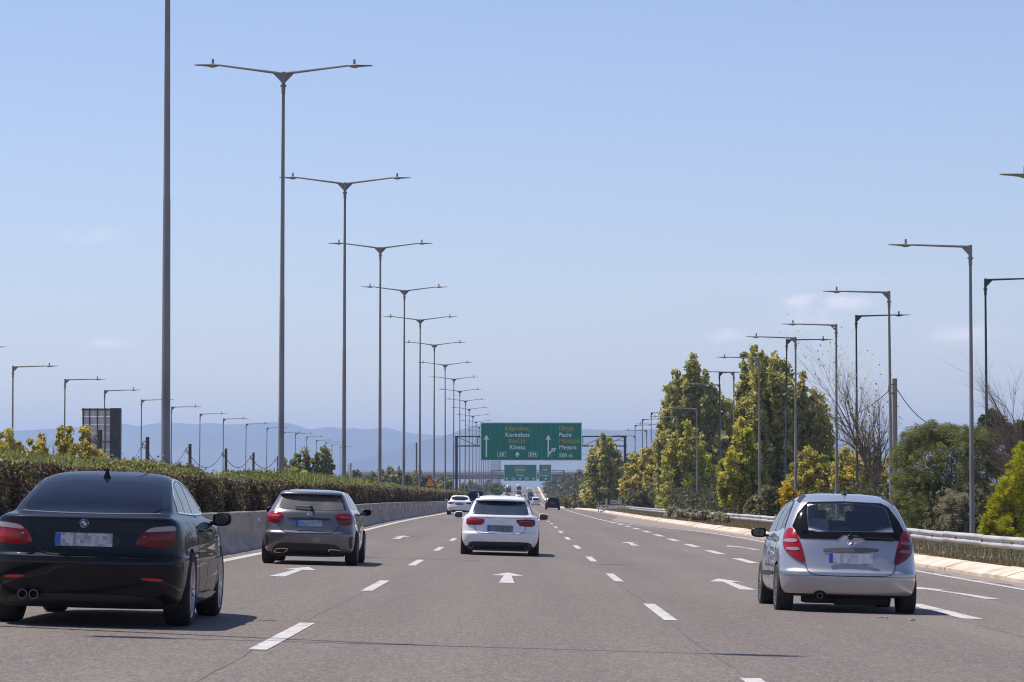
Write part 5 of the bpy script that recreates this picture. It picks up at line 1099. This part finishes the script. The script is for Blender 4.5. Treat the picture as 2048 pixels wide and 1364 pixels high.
# ---- white estate
def white_estate():
    e = place_car('estate_car', 'white estate car with roof rails and red rear lamps, in the middle lane', 'car', -.47, 75, 0, GROUPC, -.045)
    K = [(.2, .78, .12, 4.75, .4), (.28, .86, .05, 4.85, .42), (.4, .915, .01, 4.92, .44), (.52, .93, 0, 4.92, .44), (.565, .93, .01, 4.9, .44), (.6, .93, .05, 4.88, .42), (.75, .922, .08, 4.75, .4), (.88, .90, .10, 4.5, .38), (.94, .875, .11, 4.1, .36), (.985, .83, .14, 3.8, .3), (1.0, .79, .2, 3.65, .28), (1.08, .752, .28, 3.4, .28), (1.2, .7, .42, 3.1, .3), (1.31, .64, .55, 2.85, .32), (1.33, .625, .45, 2.8, .28), (1.37, .6, .46, 2.7, .3), (1.405, .55, .6, 2.55, .34), (1.435, .45, .9, 2.3, .4), (1.45, .3, 1.3, 2.1, .3)]
    B = Body(K, 3.1); C = conv(855, 953, 529.5, .028); gl = [(-.54, 1.315), (.55, 1.315), (.60, 1.26), (.655, 1.05), (.66, 1.0), (.3, .995), (-.3, .995), (-.66, 1.0), (-.655, 1.05), (-.6, 1.26)]
    B.mesh('body', P_WHITE, e, (1.0, 3.9), .37, cavity=None)
    for x in (-.80, .80): wheel(e, x, 1.0, .34, .25, RIMD, 5, .68); wheel(e, x, 3.9, .34, .24, RIMD, 5, .68)
    gm = noisy(mat('blue_grey_rear_glass', (.03, .045, .06), .06, 0, .8, 1, .02), [(.018, .026, .036), (.045, .065, .085)], 1.1, 2)
    w_ = patch(B, 'rear', gl, .004, 'rear_window', gm, e, 1)
    patch(B, 'rear', [(-.54, 1.325), (.55, 1.325), (.585, 1.27), (.3, 1.285), (-.3, 1.285), (-.575, 1.27)], .012, 'painted_spoiler_shade', BLACK, e, 1)  # shade below the spoiler painted as a black patch over the glass
    l1 = C([(437, 470), (470, 463), (600, 465), (663, 478), (660, 490), (645, 545), (560, 548), (432, 545)])
    l2 = C([(1052, 490), (1080, 484), (1200, 482), (1286, 486), (1288, 570), (1180, 572), (1088, 562), (1090, 545), (1058, 515)])
    for l, m in ((l1, RED), (l2, REDD)):
        o = patch(B, 'rear', l, .008, 'tail_light', m, e, 1, dome=.012); x0 = min(p[0] for p in l); x1 = max(p[0] for p in l); zc = sum(p[1] for p in l)/len(l)
        patch(B, 'rear', [(x0 + .07, zc + .03), (x1 - .09, zc + .03), (x1 - .09, zc + .018), (x0 + .07, zc + .014)], .023, 'light_bar', bpy.data.materials['pale_red_lens'], o, 0, .005)
    for xs in (1, -1): strip(B, 'rear', [(xs*.6, .935), (xs*.605, .77), (xs*.585, .64), (xs*.55, .585), (xs*.45, .562), (0, .56)], .009, .004, 'tailgate_gap', SOOT, e)
    strip(B, 'rear', [(-.72, .935), (-.3, .93), (.3, .93), (.72, .935)], .012, .004, 'tailgate_crease', mat('crease_shade_grey', (.25, .25, .28), .6), e)  # shade along the crease painted as a grey strip
    plate(B, -.30, .30, .605, .75, e, plate_mat('grey_plate', [(.16, .17, .19), (.12, .13, .15), (.2, .2, .22)], 18, 14)); rings_badge(B, -.005, .885, .03, e)
    patch(B, 'rear', C([(458, 850), (460, 785), (480, 760), (530, 750), (855, 757), (1185, 764), (1235, 780), (1252, 800), (1252, 860), (1210, 884), (980, 876), (700, 868), (510, 862)]), .006, 'diffuser', BLACK, e, 1, res=.06)
    for xc, zc in ((503, 797), (1196, 818)):
        (px, pz), = C([(xc, zc)]); q = B.P('rear', px, pz, .02); pipe(e, q.x, q.y - .01, q.z, .05, mat('pipe_grey', (.3, .3, .3), .3, 1) if 'pipe_grey' not in bpy.data.materials else bpy.data.materials['pipe_grey'])
    for s_ in (-1, 1):
        mb = MB(); zz = 1.405; mb.tube([(s_*.555, .62, zz-.03), (s_*.56, .60, zz+.06), (s_*.56, 1.5, zz+.075), (s_*.56, 2.4, zz+.03), (s_*.56, 2.55, zz-.04)], .024, 8); mb.build('roof_rail', CHROME, e, True)
    mb = MB(); mb.add([(0, .95, 1.43), (.02, 1.1, 1.44), (-.02, 1.1, 1.44), (0, 1.0, 1.49)], [(0, 1, 3), (0, 3, 2), (1, 2, 3), (0, 2, 1)]); mb.build('roof_antenna', P_WHITE, e)
    mirror(e, 1.04, 3.35, .96, .23, .165, P_WHITE, 1); mirror(e, -1.04, 3.35, .96, .23, .165, P_WHITE, -1)
    for sd in ('right', 'left'):
        patch(B, sd, [(.72, 1.05), (.8, 1.2), (1.0, 1.31), (1.9, 1.36), (1.9, 1.0), (1.0, 1.0)], .004, 'side_window', GLASSD, e, 0); patch(B, sd, [(1.95, 1.0), (1.95, 1.36), (2.5, 1.33), (2.9, 1.2), (3.2, 1.02)], .004, 'side_window', GLASSD, e, 0)
        for pts in ([(1.25, .95), (1.35, .3)], [(1.95, .97), (2.0, .3)], [(3.1, .95), (3.1, .3)]): strip(B, sd, pts, .008, .002, 'door_gap', SOOT, e)
        for yy in (1.5, 2.5): patch(B, sd, [(yy, .86), (yy+.2, .86), (yy+.2, .9), (yy, .9)], .035, 'door_handle', P_WHITE, e, 2, .03)
    return e
white_estate()
# ---- silver hatchback with see-through rear window
def silver_hatch():
    e = place_car('hatchback_car', 'silver hatchback with tall black rear window and roof aerial, right of the exit lane line', 'car', 4.075, 39.6, .002, GROUPC, -.045)
    K = [(.235, .76, .14, 3.68, .4), (.27, .83, .06, 3.74, .42), (.36, .868, .02, 3.82, .44), (.48, .88, 0, 3.84, .45), (.535, .88, .005, 3.82, .45), (.575, .88, .045, 3.78, .44), (.7, .872, .10, 3.6, .42), (.85, .855, .15, 3.4, .4), (.95, .83, .19, 3.2, .38), (1.02, .80, .23, 3.05, .36), (1.12, .765, .30, 2.92, .34), (1.25, .71, .40, 2.7, .33), (1.36, .65, .50, 2.5, .33), (1.40, .62, .54, 2.42, .34), (1.43, .58, .6, 2.3, .36), (1.47, .53, .78, 2.15, .4), (1.505, .44, 1.0, 2.0, .4), (1.52, .28, 1.25, 1.75, .25)]
    B = Body(K, 2.9); C = conv(942, 1207, 705, .034)
    G = C([(600, 208), (900, 205), (1240, 225), (1305, 262), (1385, 380), (1440, 495), (1425, 545), (1395, 552), (1085, 545), (1035, 512), (990, 497), (890, 497), (830, 535), (510, 524), (470, 450), (452, 420), (505, 310), (560, 240)])
    clear = C([(590, 222), (930, 215), (1250, 245), (1290, 290), (1335, 480), (585, 466), (578, 300)])
    B.mesh('body', P_SILV, e, (.68, 3.25), .345, cavity=[prism(inset(chaikin(clear, 1), .012), -.3, 3.3, INT), prism([(-.62, .72), (.62, .72), (.62, 1.1), (-.62, 1.1)], .5, 2.5, INT)])
    for x in (-.765, .765): wheel(e, x, .68, .312, .215, RIMD, 9, .66); wheel(e, x, 3.25, .312, .205, RIMD, 9, .66)
    # black glass surround with the clear pane inside it
    lim = chaikin(G, 1)
    ring = G
    for nm, pts in (('window_surround', C([(600, 208), (900, 205), (1240, 225), (1305, 262), (1385, 380), (1440, 495), (1425, 545), (1395, 552), (1335, 551), (1335, 480), (1290, 290), (1250, 245), (930, 215), (590, 222), (578, 300), (500, 310), (560, 240)])),
                    ('window_surround', C([(578, 298), (585, 466), (1335, 480), (1335, 552), (1085, 545), (1035, 512), (990, 497), (890, 497), (830, 535), (510, 524), (470, 450), (452, 420), (502, 308)]))):
        patch(B, 'rear', pts, .006, nm, GLASSM, e, 0)
    patch(B, 'rear', clear, .007, 'rear_window', CLEAR, e, 1)
    lL = C([(432, 430), (465, 442), (498, 500), (530, 610), (560, 748), (480, 715), (405, 655), (376, 600), (378, 520), (400, 455)])
    lR = [(-x + .0, z) for x, z in lL]
    for l, m, clr in ((lL, RED, CLENS), (lR, REDD, mat('shaded_clear_lens', (.2, .1, .11), .15, 0, .7, 1))):  # right-hand bands get a darker copy, shade put into the lens colour
        s_ = 1 if l is lL else -1; o = patch(B, 'rear', l, .010, 'tail_light', m, e, 1, dome=.016)
        b1 = C([(392, 532), (488, 532), (494, 562), (388, 562)]); b2 = C([(398, 604), (506, 606), (512, 634), (412, 630)])
        for b_ in (b1, b2): patch(B, 'rear', b_ if s_ > 0 else mir(b_), .027, 'clear_lens', clr, o, 1, .012)
    seam = C([(556, 748), (565, 790), (590, 825), (650, 845), (942, 856), (1270, 860), (1305, 845), (1328, 815), (1342, 775)]); strip(B, 'rear', seam, .009, .004, 'tailgate_gap', SOOT, e)
    patch(B, 'rear', C([(710, 606), (1195, 612), (1195, 655), (712, 650)]), .006, 'handle_recess', mat('brown_grey_trim', (.13, .12, .1), .5), e, 1)
    plate(B, *(C([(757, 0), (1140, 0)])[i][0] for i in (0, 1)), .645, .77, e, plate_mat('pale_plate', [(.6, .6, .63), (.5, .5, .53), (.42, .42, .45), (.55, .56, .6)], 22, 20)); star_badge(B, .02, .905, .045, e)
    mb = MB(); a_ = B.P('rear', .01, .965, .04); mb.bar(a_, B.P('rear', .55, .955, .03), .03, .022); mb.lathe([(.001, -.02), (.035, -.02), (.04, .02)], a_, 14, axis='Y'); mb.build('rear_wiper', BLACK, e)
    strip(B, 'rear', [(-.85, .5), (-.5, .495), (.5, .495), (.85, .5)], .008, .003, 'bumper_crease', mat('silver_shadow', (.2, .2, .22), .5), e)
    patch(B, 'rear', [(.47, .37), (.51, .37), (.51, .405), (.47, .405)], .003, 'tow_cap', P_SILV, e, 2)
    # exhaust cut-out
    (ex, ez), = C([(683, 1012)]); patch(B, 'rear', [(ex + .078*math.cos(t*.5236), max(.232, ez + .05*math.sin(t*.5236))) for t in range(12)], .006, 'exhaust_opening', SOOT, e, 0); pipe(e, ex, .03, ez - .015, .035, bpy.data.materials['sooty_chrome'])
    mb = MB(); mb.box((.0, .6, .2), (1.05, .6, .1)); mb.box((.1, .35, .18), (.5, .25, .09)); mb.build('rear_silencer', SOOT, e)
    mirror(e, -.95, 2.55, .995, .2, .13, BLACK, -1); mirror(e, .95, 2.55, .995, .2, .13, BLACK, 1)
    for s_ in (-1, 1): strip(B, 'rear', [(s_*.60, 1.40), (s_*.565, 1.435), (s_*.52, 1.475), (s_*.49, 1.492)], .03, .008, 'roof_trim', BLACK, e)
    for sd in ('right', 'left'):
        wpts = [(.62, 1.08), (.78, 1.25), (1.0, 1.36), (1.02, 1.36), (1.02, 1.05)]
        patch(B, sd, [(.72, 1.08), (.85, 1.24), (1.05, 1.35), (1.05, 1.06)], .004, 'side_window', GLASSD, e, 0)
        patch(B, sd, [(1.1, 1.05), (1.1, 1.365), (1.3, 1.39), (1.7, 1.4), (1.7, 1.02)], .004, 'side_window', GLASSD, e, 0)
        patch(B, sd, [(1.76, 1.02), (1.76, 1.4), (2.1, 1.36), (2.45, 1.2), (2.7, 1.02)], .004, 'side_window', GLASSD, e, 0)
        strip(B, sd, [(.62, 1.05), (.8, 1.27), (1.05, 1.385), (1.5, 1.425), (2.0, 1.41), (2.5, 1.2), (2.78, 1.0)], .02, .006, 'window_trim', BLACK, e)
        for pts in ([(.95, 1.0), (1.05, .7), (1.1, .35)], [(1.73, 1.0), (1.75, .28)], [(2.8, .95), (2.8, .3)]): strip(B, sd, pts, .009, .002, 'door_gap', SOOT, e)
        for yy in (1.15, 2.05): patch(B, sd, [(yy, .9), (yy+.2, .9), (yy+.2, .94), (yy, .935)], .03, 'door_handle', P_SILV, e, 2, .03)
        patch(B, sd, [(1.05, .47), (2.75, .44), (2.75, .5), (1.05, .53)], .012, 'rubbing_strip', BLACK, e, 1)
    mb = MB(); mb.lathe([(.04, 0), (.03, .02), (.012, .05)], (.0, 1.0, 1.5), 12, axis='Z'); mb.tube([(0, 1.0, 1.54), (.012, .93, 1.80)], [.006, .0035], 5); mb.build('roof_aerial', BLACK, e)
    # what is seen through the rear glass
    for x, y, m, hh in ((-.35, .72, mat('sunlit_headrest_cloth', (.5, .34, .29), .9), 1.17), (.0, 1.1, SEATD, 1.05)):  # left headrest has its sunlight put into the cloth colour
        mb = MB(); V = []
        for i, (z, w_, d_) in enumerate([(.95, .12, .05), (1.1, .135, .06), (hh, .125, .055), (hh+.03, .09, .04)]): V += [(x-w_, y-d_, z), (x+w_, y-d_, z), (x+w_, y+d_, z), (x-w_, y+d_, z)]
        mb.add(V, [(4*i+k, 4*i+(k+1) % 4, 4*i+4+(k+1) % 4, 4*i+4+k) for i in range(3) for k in range(4)] + [(0, 1, 2, 3), (12, 13, 14, 15)]); mb.build('headrest', m, e)
    for x in (-.36, .36):
        mb = MB(); mb.box((x, 1.95, .95), (.46, .14, .7), Euler((-.2, 0, 0)).to_matrix()); mb.box((x, 2.0, 1.33), (.25, .08, .15)); mb.build('front_seat', SEATD, e)
    mb = MB(); mb.box((0, 2.38, .97), (1.24, .2, .42)); mb.build('dashboard', INT, e); mb = MB(); mb.box((0, .62, 1.015), (1.18, .7, .07)); mb.build('parcel_shelf', INT, e)
    mb = MB(); mb.add([(.28, .75, .93), (.58, .8, .93), (.58, .85, 1.12), (.45, .85, 1.13), (.3, .8, .98)], [(0, 1, 2, 3, 4)]); mb.add([(.28, .79, .93), (.58, .84, .93), (.58, .89, 1.12), (.45, .89, 1.13), (.3, .84, .98)], [(0, 1, 2, 3, 4)]); mb.build('grey_bag', mat('grey_bag', (.3, .32, .36), .8), e)
    return e
silver_hatch()
# ---- smaller and distant vehicles
def far_car(name, lab, cat, Xr, Y, paint_, K, wdt, wb, wr, glass, lamp, plate_c=None, extra=True, group=GROUPC, nn=3.0, detail=2):
    e = place_car(name, lab, cat, Xr, Y, 0, group); B = Body(K, nn, sub=3); B.mesh('body', paint_, e, (), zu=.35)
    for x in (-wdt*.86, wdt*.86):
        for y in wb:
            if detail: wheel(e, x, y, wr, .23, RIMD, 5, .66, detail > 1)
            else: mb = MB(); mb.tube([(x-.1, y, wr), (x+.1, y, wr)], wr, 12); mb.build('wheel', RUB, e)
    patch(B, 'rear', glass, .006, 'rear_window', GLASSD, e, 1, res=.15)
    for s_ in (1, -1): patch(B, 'rear', lamp if s_ > 0 else mir(lamp), .008, 'tail_light', REDD if s_ > 0 else RED, e, 1, res=.1)
    z = plate_c or .75; plate(B, -.26, .26, z-.055, z+.055, e, bpy.data.materials['grey_plate'])
    patch(B, 'rear', [(-wdt*.75, .34), (wdt*.75, .34), (wdt*.8, .22), (-wdt*.8, .22)], .006, 'bumper_valance', BLACK, e, 1, res=.15)
    if extra:
        for s_ in (-1, 1): mirror(e, s_*(wdt + .09), wb[1]-.6, 1.0, .18, .13, paint_ if paint_ is P_WHITE else BLACK, s_)
    for sd in ('right', 'left'):
        zt = B.z[-1] - .1; patch(B, sd, [(1.0, 1.02), (1.15, zt - .04), (1.6, zt), (2.4, zt), (3.0, 1.02)], .006, 'side_window', GLASSD, e, 0, res=.2)
    return e
K_SAL = [(.2, .76, .14, 4.5, .4), (.3, .86, .04, 4.6, .42), (.5, .905, 0, 4.64, .44), (.62, .905, .02, 4.6, .42), (.8, .89, .07, 4.4, .4), (.93, .84, .08, 3.9, .34), (.97, .78, .12, 3.6, .3), (1.0, .73, .5, 3.4, .2), (1.1, .69, .72, 3.2, .2), (1.25, .62, 1.15, 2.9, .25), (1.32, .57, 1.4, 2.7, .28), (1.36, .48, 1.6, 2.5, .25), (1.38, .3, 1.8, 2.3, .15)]
K_HAT = [(.22, .76, .12, 4.1, .4), (.3, .86, .04, 4.25, .42), (.5, .895, 0, 4.3, .44), (.62, .895, .04, 4.2, .42), (.85, .875, .12, 3.9, .4), (1.0, .83, .17, 3.5, .36), (1.15, .77, .28, 3.1, .34), (1.35, .68, .45, 2.7, .33), (1.42, .62, .5, 2.6, .33), (1.48, .5, .8, 2.3, .36), (1.51, .3, 1.2, 2.0, .3)]
K_VAN = [(.24, .8, .1, 4.6, .3), (.35, .9, .03, 4.75, .3), (.6, .94, 0, 4.8, .3), (.9, .94, .04, 4.5, .3), (1.1, .92, .08, 4.2, .28), (1.4, .88, .14, 3.6, .28), (1.75, .82, .22, 3.0, .28), (1.85, .76, .3, 2.9, .3), (1.92, .6, .5, 2.7, .3), (1.95, .3, .9, 2.3, .3)]
far_car('saloon_car', 'white saloon car in the left lane partly behind the white estate', 'car', -4.2, 224, P_WHITE, K_SAL, .905, (.95, 3.75), .33, [(-.52, 1.30), (.52, 1.30), (.62, 1.02), (-.62, 1.02)], [(.45, .80), (.5, .86), (.72, .9), (.84, .88), (.84, .78), (.6, .76)], .76)
far_car('van', 'black high-roofed van ahead of the white saloon in the left lane', 'van', -4.75, 345, P_BLACK, K_VAN, .94, (.95, 3.9), .36, [(-.68, 1.72), (.68, 1.72), (.76, 1.2), (-.76, 1.2)], [(.8, .9), (.82, 1.3), (.9, 1.3), (.92, .9)], .8)
far_car('hatchback_car', 'black hatchback alone in the third lane ahead, right of the white estate', 'car', 3.95, 380, P_BLACK, K_HAT, .895, (.8, 3.4), .33, [(-.55, 1.40), (.55, 1.40), (.7, 1.05), (-.7, 1.05)], [(.6, .78), (.62, .95), (.8, 1.0), (.84, .8)], .8)
far_car('van', 'small white van far ahead in the third lane', 'van', 3.7, 728, P_WHITE, K_VAN, .94, (.95, 3.9), .36, [(-.68, 1.72), (.68, 1.72), (.76, 1.2), (-.76, 1.2)], [(.8, .9), (.82, 1.3), (.9, 1.3), (.92, .9)], .8)
P_MAR = paint('maroon_paint', (.08, .02, .02), .2, .3); P_BLU = paint('dark_blue_paint', (.02, .03, .07), .3, .3)
far = [(-4.1, 1150, P_MAR, 'dark red'), (-3.6, 800, P_BLACK, 'black'), (-3.9, 905, P_WHITE, 'white'), (-3.8, 1000, P_BLU, 'dark blue'), (-3.7, 1110, P_BLACK, 'black'), (-3.9, 1210, P_SILV, 'silver'), (-.3, 760, P_BLACK, 'black'), (-.1, 860, P_BLACK, 'black'), (-.4, 955, P_SILV, 'silver'), (-.2, 1080, P_BLU, 'dark blue'), (-.1, 1190, P_BLACK, 'black'), (-.3, 1270, P_WHITE, 'white'), (-3.7, 650, P_BLACK, 'black'), (-4.0, 750, P_SILV, 'silver'), (-3.6, 855, P_BLACK, 'black'), (-3.9, 955, P_MAR, 'dark red'), (-.3, 910, P_WHITE, 'white'), (-.2, 1015, P_BLACK, 'black'), (3.5, 990, P_BLACK, 'black'), (3.4, 900, P_BLU, 'dark blue'), (3.6, 1060, P_BLACK, 'black'), (3.5, 1180, P_WHITE, 'white'), (1.2, 640, P_BLACK, 'black'), (-.8, 600, P_MAR, 'dark red'), (-3.7, 690, P_WHITE, 'white')]
seen = {}
for Xr, Y, pm, cn_ in far:
    lane = 'left' if Xr < -2 else 'middle' if Xr < 2 else 'third'; seen[(lane, cn_)] = seen.get((lane, cn_), 0) + 1
    pos = {('left', 'black'): ['third', 'farthest', 'nearest', 'second'], ('middle', 'black'): ['nearest', 'second', 'farthest', 'closest', 'third'], ('left', 'dark red'): ['farther', 'nearer'], ('left', 'silver'): ['farther', 'nearer'], ('third', 'black'): ['farther', 'nearer'], ('middle', 'white'): ['farther', 'nearer'], ('left', 'white'): ['farther', 'nearer']}
    k = seen[(lane, cn_)] - 1; q = pos.get((lane, cn_), [''])[k if (lane, cn_) in pos else 0]
    lab = f'tiny {cn_} car climbing to the crest, {lane} lane' + (f', {q} of that colour' if q else '')
    if Y == 640: lab = 'tiny black car glimpsed between the white estate roof and the small white van'
    far_car('distant_car', lab, 'car', Xr, Y, pm, K_HAT if (Y // 10) % 2 else K_SAL, .895, (.8, 3.4), .33, [(-.52, 1.28), (.52, 1.28), (.62, 1.04), (-.62, 1.04)], [(.6, .78), (.62, .92), (.8, .92), (.84, .8)], .7, False, 'traffic far ahead near the crest', detail=0)
# oncoming vehicles on the other carriageway, glimpsed through the lamp posts
def truck(lab, X, Y):
    e = empty('truck', (X, Y, float(rz(-14, Y))), (0, 0, math.pi)); tag(e, lab, 'truck', 'trucks on the opposite carriageway')
    mb = MB(); mb.box((0, 8, 2.35), (2.5, 11, 2.8)); mb.build('cargo_box', P_WHITE, e); mb = MB(); mb.box((0, 0.4 + .7, 1.7), (2.4, 2.0, 2.5)); mb.build('cab', P_BLU, e)
    mb = MB(); mb.box((0, .06, 2.2), (2.1, .06, .9)); mb.build('windscreen', GLASSD, e)
    for x in (-1.05, 1.05):
        for y in (1.0, 7, 10.5, 12): mb = MB(); mb.tube([(x-.15, y, .5), (x+.15, y, .5)], .5, 12); mb.build('wheel', RUB, e)
truck('white-topped truck, left of two, glimpsed between distant lamp posts', -14.5, 1080); truck('white truck, right of two, glimpsed between distant lamp posts', -11.9, 1240)
for i, (X, Y, pm) in enumerate(((-17, 760, P_WHITE), (-13.5, 880, P_SILV), (-13, 1000, P_WHITE))):
    e = far_car('distant_car', ['white', 'silver', 'small white'][i] + ' oncoming car glimpsed through the median lamp posts', 'car', X, Y, pm, K_HAT, .895, (.8, 3.4), .33, [(-.52, 1.28), (.52, 1.28), (.62, 1.04), (-.62, 1.04)], [(.6, .78), (.62, .92), (.8, .92), (.84, .8)], .7, False, 'oncoming cars', detail=0)
